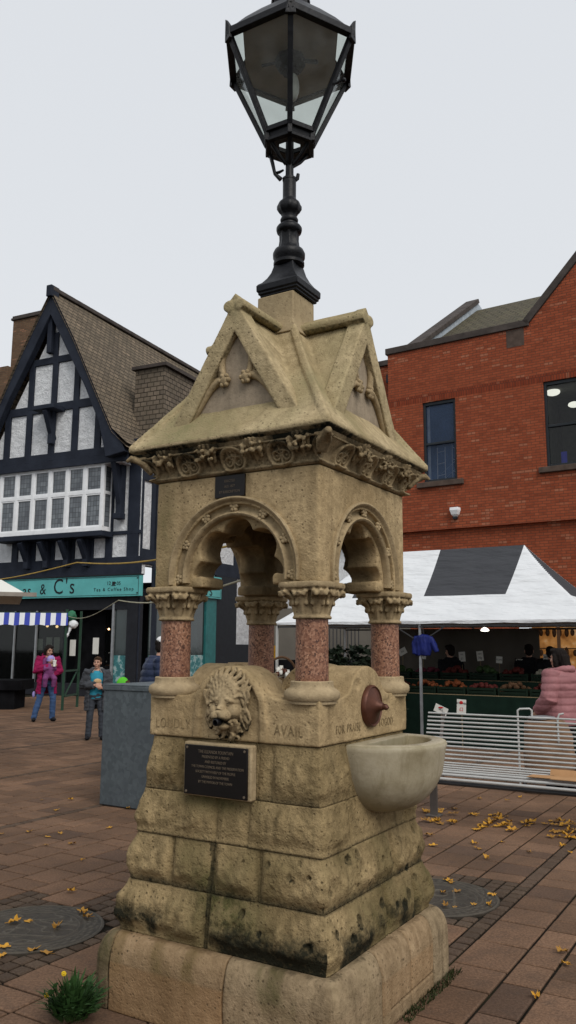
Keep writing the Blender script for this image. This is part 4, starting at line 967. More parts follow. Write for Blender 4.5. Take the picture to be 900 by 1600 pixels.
# side wall
def sbar(y0, z0, y1, z1, wd, x=.0): tb.bar((x, y0, z0), (x, y1, z1), .07, wd, up=(0, 0, 1)) if abs(y1-y0) > abs(z1-z0) else tb.bar((x, y0, z0), (x, y1, z1), wd, .07, up=(1, 0, 0))
sbar(.02, 0, .02, 7.6, .06); sbar(.85, 0, .85, 7.6, .3); yb, zb_ = TU.side(360, 891); zb_ = 4.6
sbar(0, zb_, 22, zb_, .5, .004); sbar(0, 7.3, 22, 7.3, .3, .004); sbar(8.6, 2.0, 22, 2.0, .5, .004)
y = TU.side(340, 865)[0]; ystep = TU.side(369, 865)[0]-y
for k in range(-3, 9):
    yy = y+k*ystep*.98
    if .6 < yy < 21.5: sbar(yy, zb_+.2, yy, 7.3, .3)
for yy in (8.35, 10.4, 12.5, 14.6, 16.7, 18.8): sbar(yy, .2, yy, zb_, .3)
obj('timber_frame', tb, M['timber'], tu, smooth=0, bevel=.012)
# bargeboards with a kick at the foot
bb = MB()
for s in (1, -1):
    prof_o = [(0, az+.28), (GH*.32, az+.28-(az-rz_)*.335), (GH*.62, az-(az-rz_)*.63), (GH*.85, rz_+(az-rz_)*.10), (GH*1.0, rz_-.06), (GH*1.03, rz_-.30)]
    prof_i = [(GH*.80, rz_-.42), (GH*.70, rz_+(az-rz_)*.14), (GH*.50, az-(az-rz_)*.62), (GH*.24, az-(az-rz_)*.36), (0, az-.62)]
    bb.prism([(ax+s*q[0], JY-.36, q[1]) for q in prof_o+prof_i], (0, .26, 0))
bb.box((ax, JY-.3, az+.22), (.24, .42, .42))
bb.bar((ax-.1, JY-.15, az-2.0), (ax-.1, JY-.15, az-.3), .2, .2)
for px, py in ((78, 640),):
    x, z = TU.on(px, py, JY-.3); bb.box((x-.05, JY-.3, z+.03), (.95, .62, .16)); bb.box((x, JY-.15, z-.6), (.2, .2, 1.2)); bb.bar((x, JY-.05, z-1.05), (x, JY-.5, z-.05), .18, .2)
x, z = TU.on(186, 735, -.3)
bb.box((x, -.15, z-.55), (.22, .24, 2.0)); bb.bar((x, -.12, z-1.3), (x, JY+.05, z+.35), .2, .22); bb.box((x, -.2, z-1.55), (.3, .3, .2))
obj('bargeboard', bb, M['timber'], tu, smooth=0, bevel=.02)
# roof: tiled slopes with a bell-cast foot
rm = MB(); YB = 9.2
for s in (1, -1):
    pr_ = [(0, az+.30), (GH*.35, az+.30-(az-rz_)*.36), (GH*.65, az+.02-(az-rz_)*.66), (GH*.87, rz_+.52), (GH*1.06, rz_-.05)]
    back = [YB, YB+.15, YB+.35, YB+.6, YB+.8]
    top = []
    for y_ in [JY-.4]+[i*.8 for i in range(12)]:
        top.append([Vector((ax+s*q[0], y_, q[1]+.018*math.sin(y_*1.7+q[0]))) for q in pr_])
    rm.loft(top+[[Vector((ax+s*q[0], YB+.15*i, q[1])) for i, q in enumerate(pr_)]], cap=False, closed=False)
    rm.loft([[Vector((p.x-s*.0, p.y, p.z-.14)) for p in r_] for r_ in top], cap=False, closed=False)
obj('roof', rm, M['tile'], tu, smooth=30)
rg = MB().bar((ax, JY-.4, az+.32), (ax, YB, az+.32), .26, .16); 
for i in range(24): rg.box((ax, JY-.2+i*.41, az+.37), (.24, .36, .08))
rg.bar((ax-GH*.95, YB+.3, rz_), (ax, YB, az+.25), .3, .15)
obj('ridge_tiles', rg, M['coping'], tu, smooth=0, bevel=.03)
bwl = MB().prism([(ax-GH+.2, YB, rz_-1.), (ax+GH-.2, YB, rz_-1.), (ax+GH-.2, YB, rz_), (ax, YB, az), (ax-GH+.2, YB, rz_)], (0, .2, 0)); obj('back_gable', bwl, M['tile_hung'], tu, smooth=0)
# tile-hung dormer on the right slope
xd = .12; yd, zd = TU.side(258, 572, xd)
dx0 = TU.on(225, 620, yd)[0]; ye = TU.side(312, 592, xd)[0]
dm_ = MB().span((dx0-.4, yd, 7.2), (xd, max(ye, yd+3.2), zd)); obj('dormer', dm_, M['tile_hung'], tu, smooth=0)
obj('dormer_cap', MB().span((dx0-.5, yd-.12, zd+.002), (xd+.12, max(ye, yd+3.2)+.1, zd+.12)), M['coping'], tu, smooth=0)
rm2 = MB(); rm2.prism([(xd+.5, yd+3.3, 7.2), (xd+.5, yd+3.3, 7.4), (-2.6, yd+3.3, zd+.6), (-2.6, yd+3.3, 7.2)], (0, 16, 0)); obj('rear_roof', rm2, M['tile'], tu, smooth=0)
# bay window
BYP = -.55
x0, z1 = TU.on(1, 741, BYP); x1, zt1 = TU.on(162, 722, BYP); z0 = TU.on(162, 823, BYP)[1]; z1 = zt1
x0 = x1-4.55
bw = MB(); n_ = 6
bw.span((x0-.05, BYP-.03, z0-.12), (x1+.05, BYP+.10, z0+.03)); bw.span((x0-.04, BYP-.02, z1-.10), (x1+.04, BYP+.10, z1+.06))
zm = z0+(z1-z0)*.545; bw.span((x0, BYP-.01, zm-.05), (x1, BYP+.08, zm+.06))
for i in range(n_+1):
    x = x0+(x1-x0)*i/n_; bw.span((x-.062, BYP-.012, z0+.03), (x+.062, BYP+.09, z1-.1))
    if i < n_:
        xa, xb = x+.062, x0+(x1-x0)*(i+1)/n_-.062
        for za, zb2 in ((z0+.03, zm-.05), (zm+.06, z1-.1)):
            for q in ((xa, za, xa+.045, zb2), (xb-.045, za, xb, zb2), (xa+.045, za, xb-.045, za+.05), (xa+.045, zb2-.05, xb-.045, zb2)): bw.span((q[0], BYP+.005, q[1]), (q[2], BYP+.06, q[3]))
bw.span((x1-.06, BYP+.10, z0-.1), (x1+.02, -.02, z0+.05)); bw.span((x1-.06, BYP+.10, z1-.1), (x1+.02, -.02, z1+.04)); bw.span((x1-.06, BYP+.10, zm-.05), (x1+.015, -.02, zm+.06)); bw.span((x1-.06, -.09, z0+.05), (x1+.016, -.021, z1-.1))
bwo = obj('bay_window', bw, M['white_paint'], tu, smooth=0, bevel=.01)
t = NT('leaded_glass'); v = t.coords(); sx = t.n('ShaderNodeSeparateXYZ'); t.l(v, sx.inputs[0]); cb_ = t.n('ShaderNodeCombineXYZ'); t.l(sx.outputs[0], cb_.inputs[0]); t.l(sx.outputs[2], cb_.inputs[1])
b_ = t.n('ShaderNodeTexBrick'); b_.offset = 0.; b_.inputs['Scale'].default_value = 1.; b_.inputs['Brick Width'].default_value = .125; b_.inputs['Row Height'].default_value = .17; b_.inputs['Mortar Size'].default_value = .008
b_.inputs['Color1'].default_value = (.17, .19, .205, 1); b_.inputs['Color2'].default_value = (.08, .092, .105, 1); b_.inputs['Mortar'].default_value = (.02, .02, .022, 1); t.l(cb_.outputs[0], b_.inputs['Vector'])
n = t.noise(v, 1.1, 3); t.color(t.mix(t.ramp(n, [(.4, .6), (.6, 0.)]), b_.outputs['Color'], (.045, .05, .06))); t.bump(t.noise(v, 4, 2), .15, .02); lead_g = t.done(.12, .5)
gmb = MB().span((x0+.02, BYP+.035, z0), (x1-.02, BYP+.05, z1)); gmb.span((x1-.03, BYP+.1, z0+.04), (x1-.015, -.1, z1-.04)); obj('glass', gmb, lead_g, bwo, smooth=0)
bs_ = MB().span((x0-.12, BYP-.1, z0-.30), (x1+.12, -.02, z0-.125)); obj('bay_head', MB().span((x0-.1, BYP-.05, z1+.063), (x1+.1, -.02, z1+.16)), M['timber'], tu, smooth=0)
for px in (42, 72, 104, 134):
    x = TU.on(px, 860, -.2)[0]; kb = MB().span((x-.1, -.26, z0-1.25), (x+.1, -.02, z0-.303)); kb.bar((x, -.1, z0-1.1), (x, BYP+.0, z0-.36), .18, .17); obj('bay_bracket', kb, M['timber'], tu, smooth=0, bevel=.015)
obj('bay_ledge', bs_, M['timber'], tu, smooth=0, bevel=.015)
# shop front
st = MB(); sx0, sz0 = TU.on(219, 931, -.2); sz1 = TU.on(219, 898, -.2)[1]
st.span((-9.5, -.22, sz0), (sx0, -.06, sz1)); sgo = obj('shop_sign', st, M['teal'], tu, smooth=0, bevel=.01)
fr = MB()
for q in ((-9.4, sz0+.04, sx0-.06, sz0+.055), (-9.4, sz1-.055, sx0-.06, sz1-.04), (sx0-.075, sz0+.055, sx0-.06, sz1-.055)): fr.span((q[0], -.2235, q[1]), (q[2], -.2205, q[3]))
for z in (sz0+.1, sz1-.1): fr.box((sx0-.11, -.222, z), (.05, .005, .05), ry=R(45))
fr.span((-9.5, -.26, sz1+.003), (sx0+.02, -.05, sz1+.04))
obj('sign_border', fr, M['black_letter'], sgo, smooth=0)
def tsign(b, px, py, size, sx_=1., sp_=1.): x, z = TU.on(px, py, -.225); return text('sign_lettering', b, size, M['black_letter'], sgo, (x, -.2245, z), ext=.003, sx=sx_, spacing=sp_)
tsign('as', 42, 923.5, .50, .9, 1.1); tsign('&', 67, 921.5, .52, .85); tsign("C's", 100, 917.5, .74, .86, 1.2); tsign('Tea & Coffee Shop', 177, 921, .155, 1., 1.35); tsign('12', 170, 911.5, .17); tsign('05', 185.5, 911.5, .17)
x, z = TU.on(177.5, 911.5, -.225); cu_ = MB().span((x-.055, -.2285, z-.05), (x+.055, -.2225, z+.06)); cu_.span((x-.09, -.2285, z-.08), (x+.09, -.2225, z-.06)); cu_.span((x+.055, -.2285, z-.01), (x+.09, -.2225, z+.04)); obj('sign_cup_logo', cu_, M['black_letter'], sgo, smooth=0)
# side sign
ysd, zs0 = TU.side(343, 936.5, .1); zs1 = TU.side(343, 903, .1)[1]
st = MB().span((.06, .8, zs0), (.18, ysd, zs1)); sg2 = obj('shop_sign', st, M['teal'], tu, smooth=0, bevel=.01)
yq, zq = TU.side(330, 923, .185); me = text_mesh("C's", .62, .003); me.transform(Matrix.Rotation(R(90), 4, 'Z') @ Matrix.Rotation(R(90), 4, 'X')); o = obj('sign_lettering', me, M['black_letter'], sg2, smooth=0); o.location = (.183, yq-.28, zq)
fr = MB()
for q in ((.9, zs0+.05, ysd-.07, zs0+.065), (.9, zs1-.065, ysd-.07, zs1-.05), (ysd-.085, zs0+.065, ysd-.07, zs1-.065)): fr.span((.1802, q[0], q[1]), (.1835, q[2], q[3]))
obj('sign_border', fr, M['black_letter'], sg2, smooth=0)
sf = MB()                                                                 # dark framework of the shop front
sf.span((-9.5, -.02, sz0-.42), (-.02, .12, sz0-.003)); sf.span((-9.5, -.05, 0), (sx0-1.9, .1, .42))
sf.span((-.42, -.06, 0), (-.0, .25, sz0)); sf.span((-9.5, 3.2, 0), (-.3, 3.3, 4.)); sf.span((-9.5, .1, sz0-.1), (-.3, 3.3, sz0+.3)); sf.span((-9.5, .1, .002), (-.3, 3.2, .05))
xs_ = {px: TU.on(px, 1020, 0)[0] for px in (21, 52, 100, 175)}
sf.span((xs_[100]-.05, -.03, .42), (xs_[100]+.06, .1, sz0-.42))
obj('shop_front', sf, M['darkwood'], tu, smooth=0, bevel=.01)
mu = MB()
for px, wd in ((21, .05), (55, .07)): x = TU.on(px, 1020, 0)[0]; obj('mullion', MB().span((x-wd/2, -.03, .42), (x+wd/2, .03, sz0-.42)), M['steel_grey'], tu, smooth=0)
mu.span((xs_[175]-.03, -.04, .2), (xs_[175]+.05, .03, sz0-.2)); obj('mullion', mu, M['steel_grey'], tu, smooth=0)
gs = MB().span((-9.4, .035, .42), (xs_[100]-.06, .042, sz0-.42)); obj('shop_window', gs, M['shop_glass'], tu, smooth=0)
gs = MB().span((xs_[175]+.05, .035, .3), (-.42, .042, sz0-.2)); w2 = obj('shop_window', gs, glass_dark('reflecting_window', (.03, .045, .045), .08, .1), tu, smooth=0)
t = NT('teal_window_film'); vv = t.coords(); n = t.noise(vv, 5, 6, .7); t.color(t.ramp(n, [(.46, (.035, .14, .15)), (.5, (.05, .20, .21)), (.56, (.28, .38, .38))])); film = t.done(.5)
obj('window_film', MB().span((xs_[175]+.06, .026, .3), (-.43, .032, 1.35)), film, w2, smooth=0)
drm = MB()                                                                # glazed door and dark panels in the middle
drm.span((xs_[100]+.06, .5, 0), (xs_[100]+1.3, .56, sz0-.4)); drm.span((xs_[100]+1.4, .3, 0), (xs_[175]-.05, .36, 1.0)); obj('door', drm, M['dark'], tu, smooth=0)
for px, py in ((115, 1008), (151, 1005), (64, 1004), (78, 1004), (90, 1004)):
    x, z = TU.on(px, py, .25); hgt = .36 if px > 70 else .26
    o = obj('poster', MB().span((x-.12, .2, z-hgt), (x+.13, .205, z+hgt*.5)), M['price'], tu, smooth=0)
for px, py in ((74, 978), (89, 979), (106, 984), (214, 988), (170, 983)):
    x, z = TU.on(px, py, .6 if px < 200 else .02); obj('light_bulb', MB().ball((x, .6 if px < 200 else .0, z), .035 if px > 100 else .05, 10, 8), M['bulb_warm'], tu)
cn = MB(); x, z = TU.on(150, 1027, 1.2); cn.span((x-.8, 1.2, 0), (x+.9, 1.8, 1.0)); obj('counter', cn, plain('wood_counter', (.10, .055, .03), .6), tu, smooth=0)
sm2 = MB(); rng = random.Random(9)
for i in range(26): sm2.ball((rng.uniform(xs_[100]+.2, xs_[175]-.1), 1.6, rng.uniform(1.1, 2.6)), rng.uniform(.02, .06), 6, 4)
obj('shelf_goods', sm2, M['price'], tu)['kind'] = 'stuff'
# side shop front
y0_, y1_ = TU.side(319, 1000, .03)[0], TU.side(335, 1000, .03)[0]
obj('window_post', MB().span((-.02, y0_, .0), (.09, y1_, zs0-.003)), M['teal_dark'], tu, smooth=0)
obj('shop_window', MB().span((-.02, .6, .35), (.02, y0_-.02, zs0)), glass_dark('side_glass', (.03, .042, .042), .08, .1), tu, smooth=0)
obj('window_film', MB().span((.021, .6, .4), (.026, y0_-.02, 1.35)), film, tu, smooth=0)
y2_ = TU.side(369, 950, .03)[0]; obj('side_panel', MB().span((-.02, y1_+.02, 0), (.05, y2_, zb_-.25)), M['darkwood'], tu, smooth=0)
obj('lower_panel', MB().span((-.02, y2_, 0), (.045, 22, 1.75)), M['darkwood'], tu, smooth=0)
# house behind with two chimneys
ch = thing('chimney_stack', 'brown brick chimney stack behind the timbered gable', 'chimney', at(38, 560, 33.), -TH)
hz = lambda py: at(38, py, 33.).z-ch.location.z
cm = MB().span((-.75, 0, -6), (.78, 1.1, hz(497))); obj('stack', cm, M['brick_brown'], ch, smooth=0)
obj('chimney_cap', MB().span((-.83, -.08, hz(497)+.002), (.86, 1.18, hz(497)+.1)).join(MB().span((-.79, -.04, hz(497)+.102), (.82, 1.14, hz(497)+.2))), M['coping'], ch, smooth=0, bevel=.02)
c2 = thing('chimney_stack', 'lower brick chimney at the left edge behind the gable', 'chimney', at(0, 600, 32.), -TH)
obj('stack', MB().span((-1.2, 0, -6), (.36, 1., at(0, 573, 32.).z-c2.location.z)), M['brick_brown'], c2, smooth=0, bevel=.02)

# ================================================================== BRICK BUILDING
TB = R(33); BF = Frame((3.03, 23.87), TB)
bk = thing('brick_building', 'red brick building with dark sash windows and a parapet gable behind the market tent', 'building', BF.o, -TB)
def holed(mb_, x0, x1, z0, z1, y, holes, dep=.14):
    xs2 = sorted({x0, x1}|{h[0] for h in holes}|{h[2] for h in holes}); zs2 = sorted({z0, z1}|{h[1] for h in holes}|{h[3] for h in holes})
    for i in range(len(xs2)-1):
        for j in range(len(zs2)-1):
            cx_, cz_ = (xs2[i]+xs2[i+1])/2, (zs2[j]+zs2[j+1])/2
            if any(h[0] < cx_ < h[2] and h[1] < cz_ < h[3] for h in holes): continue
            mb_.add([(xs2[i], y, zs2[j]), (xs2[i+1], y, zs2[j]), (xs2[i+1], y, zs2[j+1]), (xs2[i], y, zs2[j+1])], [(0, 1, 2, 3)])
    for a, b, c_, d_ in holes:
        mb_.add([(a, y, b), (c_, y, b), (c_, y, d_), (a, y, d_), (a, y+dep, b), (c_, y+dep, b), (c_, y+dep, d_), (a, y+dep, d_)], [(0, 1, 5, 4), (1, 2, 6, 5), (2, 3, 7, 6), (3, 0, 4, 7)])
H1 = (1.11, 6.41, 2.13, 8.82); H2 = (4.66, 6.47, 6.66, 8.84)
ZP = 10.52
wb = MB(); holed(wb, 0, 14, 5.0, ZP, 0, [H1, H2]); wb.add([(0, 0, 5), (0, 8, 5), (0, 8, ZP), (0, 0, ZP)], [(0, 1, 2, 3)]); wb.add([(0, 0, 5.0), (14, 0, 5.0), (14, .16, 5.0), (0, .16, 5.0)], [(0, 1, 2, 3)])
kx, kz = 4.335, 10.55
gx = 8.4; gz = kz+(gx-kx)*1.075
wb.add([(kx-.05, 0, ZP), (gx+(gx-kx), 0, ZP), (gx, 0, gz)], [(0, 1, 2)])
obj('wall', wb, M['brick'], bk, smooth=0, recalc=False)
lw = MB(); holed(lw, -.8, 14, 0, 5.0, .16, [(3.6, .9, 6.6, 3.1)], .3); lw.add([(-.9, .7, 0), (0, .7, 0), (0, .7, ZP-.06), (-.9, .7, ZP-.06)], [(0, 1, 2, 3)]); lw.add([(-.9, .7, 0), (-.9, 8, 0), (-.9, 8, ZP-.06), (-.9, .7, ZP-.06)], [(0, 1, 2, 3)])
obj('lower_wall', lw, M['brick'], bk, smooth=0, recalc=False)
cp = MB().span((-.06, -.06, ZP+.003), (kx+.02, .35, ZP+.2)); cp.span((-.95, .62, ZP-.055), (-.062, .95, ZP+.12))
for s in (1, -1): cp.bar((gx-s*(gx-kx+.1), .12, ZP+.10), (gx, .12, gz+.19), .36, .20)
obj('coping', cp, M['coping'], bk, smooth=0, bevel=.015)
sd_ = MB().span((0., -.004, 8.845), (14, .1, 9.07)); obj('soldier_course', sd_, M['soldier'], bk, smooth=0)
obj('stone_block', MB().span((3.70, -.006, 10.0), (4.2, .1, ZP-.01)), M['stone_sill'], bk, smooth=0)
for (a, b, c_, d_), nm in ((H1, 0), (H2, 1)):
    f_ = MB(); w_ = .075
    f_.span((a, .05, b), (a+w_, .13, d_)); f_.span((c_-w_, .05, b), (c_, .13, d_)); f_.span((a+w_, .05, b), (c_-w_, .13, b+w_)); f_.span((a+w_, .05, d_-w_*1.3), (c_-w_, .13, d_)); zm_ = b+(d_-b)*.475
    f_.span((a+w_, .04, zm_-.035), (c_-w_, .125, zm_+.035))
    wo = obj('window', f_, M['frame_dark'], bk, smooth=0, bevel=.008)
    obj('pane', MB().add([(a, .10, b), (c_, .10, b), (c_, .10, d_), (a, .10, d_)], [(0, 1, 2, 3)]), M['shop_glass' if nm else 'blue_pane'], wo, smooth=0)
    obj('sill', MB().span((a-.2, -.1, b-.16), (c_+.2, .12, b-.004)), M['stone_sill'], wo, smooth=0, bevel=.015)
    room = MB(); room.add([(a-.3, .16, b-.4), (c_+1, .16, b-.4), (c_+1, 3, b-.4), (a-.3, 3, b-.4), (a-.3, .16, d_+.1), (c_+1, .16, d_+.1), (c_+1, 3, d_+.1), (a-.3, 3, d_+.1)], [(0, 1, 2, 3), (4, 5, 6, 7), (2, 3, 7, 6), (0, 3, 7, 4), (1, 2, 6, 5)])
    obj('room', room, plain('dim_blue_room', (.055, .09, .16), .9, .05) if nm == 0 else plain('dim_room', (.16, .16, .14), .9, .05), wo, smooth=0)
    if nm == 0:
        rl = MB()  # thin white bars just behind the pane
        for x in (a+.34, a+.58, a+.80, a+.98): rl.tube([(x, .22, b-.2), (x+.01, .22, b+1.05 if x < a+.7 else b+1.15)], .013, 6)
        for z in (b+.2, b+.55, b+.9): rl.tube([(a+.34, .22, z), (a+.58, .22, z+.03)], .011, 6); rl.tube([(a+.80, .22, z+.12), (a+1.0, .22, z)], .011, 6)
        for q in (.15, .4): rl.tube([(a+.2, .85, b+q), (a+.95, .8, b+q+.55)], .008, 6)
        obj('white_rails', rl, M['steel_white'], wo)
        obj('blind_edge', MB().span((a+.09, .14, b+.1), (a+.17, .15, d_-.1)), M['lead'], wo, smooth=0)
    else:
        for px, py, s_ in ((864, 613, .17), (897, 632, .14)):
            x, z = BF.on(px, py, 1.2); obj('ceiling_lamp', MB().ball((x, 1.2, z), (s_*1.2, s_, s_*.6), 12, 8), M['panel_light'], wo)
        x, z = BF.on(880, 717, .5); obj('blue_monitor', MB().span((x-.05, .5, z-.25), (x+.1, .55, z+.2)), plain('blue_plastic', (.05, .06, .6), .5), wo, smooth=0)
x, z = BF.on(710, 800, -.1)
la = MB().loft([[Vector((x+a_*w_, y_, z+h_)) for a_, y_ in ((-1, -.003), (1, -.003), (.8, -d_), (-.8, -d_))] for w_, d_, h_ in ((.15, .16, .13), (.15, .17, .05), (.11, .13, -.07), (.05, .07, -.13))]); wlo = obj('wall_lamp', la, M['white_paint'], bk, smooth=0, bevel=.01)
obj('lamp_housing', MB().span((x-.06, -.1, z-.19), (x+.06, -.003, z-.132)), M['frame_dark'], wlo, smooth=0)
dp = MB().tube([(-.12, .6, 5.0), (-.12, .6, 9.9)], .055, 10); dp.box((-.15, .56, 9.95), (.26, .22, .26)); obj('downpipe', dp, M['frame_dark'], bk, smooth=45)
# roof behind the parapet with a raised verge
yv = 5.2; vx, vz = BF.on(731, 474, yv); lx, lz = BF.on(640, 545, .5)
rr2 = MB(); rr2.add([(lx+.3, .4, ZP-.0), (12, .4, ZP), (12, yv, vz-.35), (vx+.2, yv, vz-.35)], [(0, 1, 2, 3)]); rr2.add([(vx+.2, yv, vz-.35), (12, yv, vz-.35), (12, yv+5, ZP), (vx+.2, yv+5, ZP)], [(0, 1, 2, 3)]); obj('roof', rr2, M['tile_moss'], bk, smooth=0)
vg = MB().prism([(lx, .45, ZP-.1), (lx, .45, lz), (vx, yv, vz), (vx, yv+.5, vz-.1), (vx, yv+.5, ZP-.1)], (.34, 0, 0)); obj('verge_wall', vg, M['lead'], bk, smooth=0)
obj('verge_coping', MB().bar((lx+.15, .3, lz-.06), (vx+.15, yv+.1, vz+.04), .5, .16), M['coping'], bk, smooth=0, bevel=.02)
# lit shop front on the ground floor
gl_ = MB().add([(3.6, 1.6, .9), (6.6, 1.6, .9), (6.6, 1.6, 3.1), (3.6, 1.6, 3.1)], [(0, 1, 2, 3)]); sw_ = obj('shop_window', gl_, M['shop_glow'], bk, smooth=0)
it = MB(); rng = random.Random(2)
for j in range(4):
    it.span((3.6, 1.35, 1.1+.55*j), (6.6, 1.5, 1.13+.55*j))
    for i in range(16): x = 3.7+i*.18+rng.uniform(-.04, .04); it.ball((x, 1.4, 1.0+.55*j), (.06, .05, rng.uniform(.08, .16)), 8, 6)
it.span((4.62, .35, .9), (4.7, .4, 3.1)); obj('shelf_goods', it, M['fruit_brown'], sw_, smooth=45)['kind'] = 'stuff'

# ================================================================== MARKET TENT
TT = R(31); TF = Frame((-.25, 16.), TT)
te = thing('market_tent', 'white and charcoal market tent with peaked roof over the greengrocer stall', 'tent', TF.o, -TT)
EZ, RG = 2.12, 3.55
def canz(x, y):
    d = min(x, 6-x, y, 3-y)/1.5; return EZ+(RG-EZ)*d*(.80+.20*d)+.012*math.sin(x*5)*math.sin(y*4)*d*(1-d)
NX, NY = 192, 96; cv = MB(); mats = []
for j in range(NY+1):
    for i in range(NX+1):
        x, y = 6*i/NX, 3*j/NY; x -= .12*max(0, 1.5-y)*max(0, 1-abs(x-4.5)/.8); cv.v.append((x, y, canz(x, y)))
for j in range(NY):
    for i in range(NX):
        cv.f.append([j*(NX+1)+i, j*(NX+1)+i+1, (j+1)*(NX+1)+i+1, (j+1)*(NX+1)+i]); x, y = 6*(i+.5)/NX, 3*(j+.5)/NY
        dk = 0
        if y < x and y < 6-x and y < 1.5:
            if 2.87 < x < 4.5 and y > .56: dk = 1
            if 1.42 < x < 2.05 and y > .55: dk = 1
        if x > 4.5 and 6-x < min(y, 3-y) and 6-x > .5: dk = 1
        mats.append(dk)
o = obj('canopy', cv, [M['canvas_white'], M['canvas_dark0']], te, smooth=60, recalc=False); o.data.polygons.foreach_set('material_index', mats)
va = MB(); lpv = []
per = [(6*i/40, 0) for i in range(40)]+[(6, 3*i/20) for i in range(20)]+[(6-6*i/40, 3) for i in range(40)]+[(0, 3-3*i/20) for i in range(20)]
va.loft([[Vector((x, y, EZ+.005)) for x, y in per], [Vector((x+(.012*math.sin(x*9)), y-.004*math.sin(x*7+1), EZ-.02)) for x, y in per], [Vector((x, y, EZ-.045+.006*math.sin(x*6+y*4))) for x, y in per]], cap=False)
obj('valance', va, M['canvas_white'], te, smooth=60, recalc=False)
for x in (.04, 3., 5.96):
    for y in (.04, 2.96): obj('tent_pole', MB().span((x-.02, y-.02, 0), (x+.02, y+.02, EZ-.03)), M['steel_grey'] if x != .04 else M['steel_white'], te, smooth=0)
bar_ = MB()
for y in (.04, 2.96): bar_.bar((.06, y, EZ-.08), (5.94, y, EZ-.08), .025, .03)
for a_, b_ in (((3, .04, 1.75), (3.5, .04, 2.05)), ((3, .04, 1.75), (2.5, .04, 2.05))): bar_.bar(a_, b_, .02, .02)
obj('tent_frame', bar_, M['bench_dark'], te, smooth=0)
obj('back_sheet', MB().loft([[Vector((1.3+(3.05)*i/30, 2.9+.03*math.sin(i*1.1), z)) for i in range(31)] for z in (.0, 1., 2.05)], cap=False, closed=False), M['canvas_grey'], te, smooth=60, recalc=False)
obj('tent_lamp', MB().lathe([(.01, .05), (.05, .03), (.075, 0), (.06, -.015), (.01, -.02)], 14, c=(4.1, .25, EZ-.16)), M['bulb_white'], te)
# trestle tables with dark cloths
def table(label, x0, x1, y0, y1, z):
    o_ = Vector(TF.o)+TF.x*((x0+x1)/2)+TF.y*((y0+y1)/2); w_, d_ = (x1-x0)/2, (y1-y0)/2
    tt = thing('stall_table', label, 'table', o_, -TT)
    obj('table_top', MB().span((-w_, -d_, z-.04), (w_, d_, z)), M['wood_crate'], tt, smooth=0)
    n = int((x1-x0)*14); pts = []
    for (a, b) in (((-w_, -d_), (w_, -d_)), ((w_, -d_), (w_, d_)), ((w_, d_), (-w_, d_)), ((-w_, d_), (-w_, -d_))):
        pts += [(a[0]+(b[0]-a[0])*i/n, a[1]+(b[1]-a[1])*i/n) for i in range(n)]
    obj('cloth_skirt', MB().loft([[Vector((x*(1+.002), y*(1.004), z-.003)) for x, y in pts], [Vector((x*1.01+.012*math.sin(i*1.3), y*1.02+.012*math.cos(i*1.7), .02)) for i, (x, y) in enumerate(pts)]], cap=False), M['green_skirt'], tt, smooth=60)
    return tt
table('long front table under a dark green cloth at the greengrocer stall', 1.5, 6.6, .25, .95, .86)
table('raised rear table under a dark green cloth at the greengrocer stall', 1.0, 6.6, 1.05, 1.7, 1.08)
def crate(x, y, z, mat, heap, r, label, seed, tilt=.0):
    o_ = Vector(TF.o)+TF.x*x+TF.y*y; t_ = thing('produce_crate', label, 'crate', (o_.x, o_.y, z), -TT, 'produce crates on the stall tables'); rg_ = random.Random(seed)
    b = MB(); w_, d_, h_ = .25, .17, .13
    b.span((-w_, -d_, .002), (w_, d_, .02))
    for q in (.03, .085):
        b.span((-w_, -d_, q), (w_, -d_+.012, q+.04)); b.span((-w_, d_-.012, q), (w_, d_, q+.04)); b.span((-w_, -d_+.012, q), (-w_+.012, d_-.012, q+.04)); b.span((w_-.012, -d_+.012, q), (w_, d_-.012, q+.04))
    for sx_ in (-1, 1):
        for sy in (-1, 1): b.box((sx_*(w_-.012), sy*(d_-.012), .07), (.03, .03, .13))
    obj('crate_body', b, M['crate'], t_, smooth=0)
    m = MB(); n = int(.05/(r*r)*heap)
    for i in range(min(n, 90)):
        u, v_ = rg_.uniform(-1, 1), rg_.uniform(-1, 1); hh = .10+.10*(1-u*u)*(1-.5*v_*v_)+rg_.uniform(-.02, .02)
        m.ball((u*(w_-.03), v_*(d_-.03), hh), (r*rg_.uniform(.8, 1.2), r*rg_.uniform(.8, 1.2), r*rg_.uniform(.8, 1.1)), 8, 6)
    tag(obj('produce', m, mat, t_), kind='stuff')
kinds = [('fruit_orange', 'orange fruit', .04), ('fruit_red', 'red tomatoes', .035), ('fruit_orange', 'orange carrots', .035), ('fruit_brown', 'brown potatoes', .045), ('veg_green', 'green sprouts', .03), ('fruit_red', 'red apples', .04), ('veg_white', 'pale mushrooms', .035), ('fruit_purple', 'purple beetroot', .045), ('veg_green', 'green cabbages', .07), ('fruit_red', 'red peppers', .05)]
ordn = ['first', 'second', 'third', 'fourth', 'fifth', 'sixth', 'seventh', 'eighth', 'ninth']
seq = [0, 1, 2, 0, 5, 3, 1, 6, 4]
for i in range(9):
    k = kinds[seq[i]]; crate(1.8+.54*i, .55, .86, M[k[0]], .8, k[2], '%s in the %s crate from the left along the front stall table' % (k[1], ordn[i]), i)
seq = [4, 8, 7, 9, 8, 9, 6, 6, 7]
for i in range(9):
    k = kinds[seq[i]]; crate(1.5+.56*i, 1.36, 1.08, M[k[0]], .8, k[2], '%s in the %s crate from the left along the rear stall table' % (k[1], ordn[i]), 30+i)
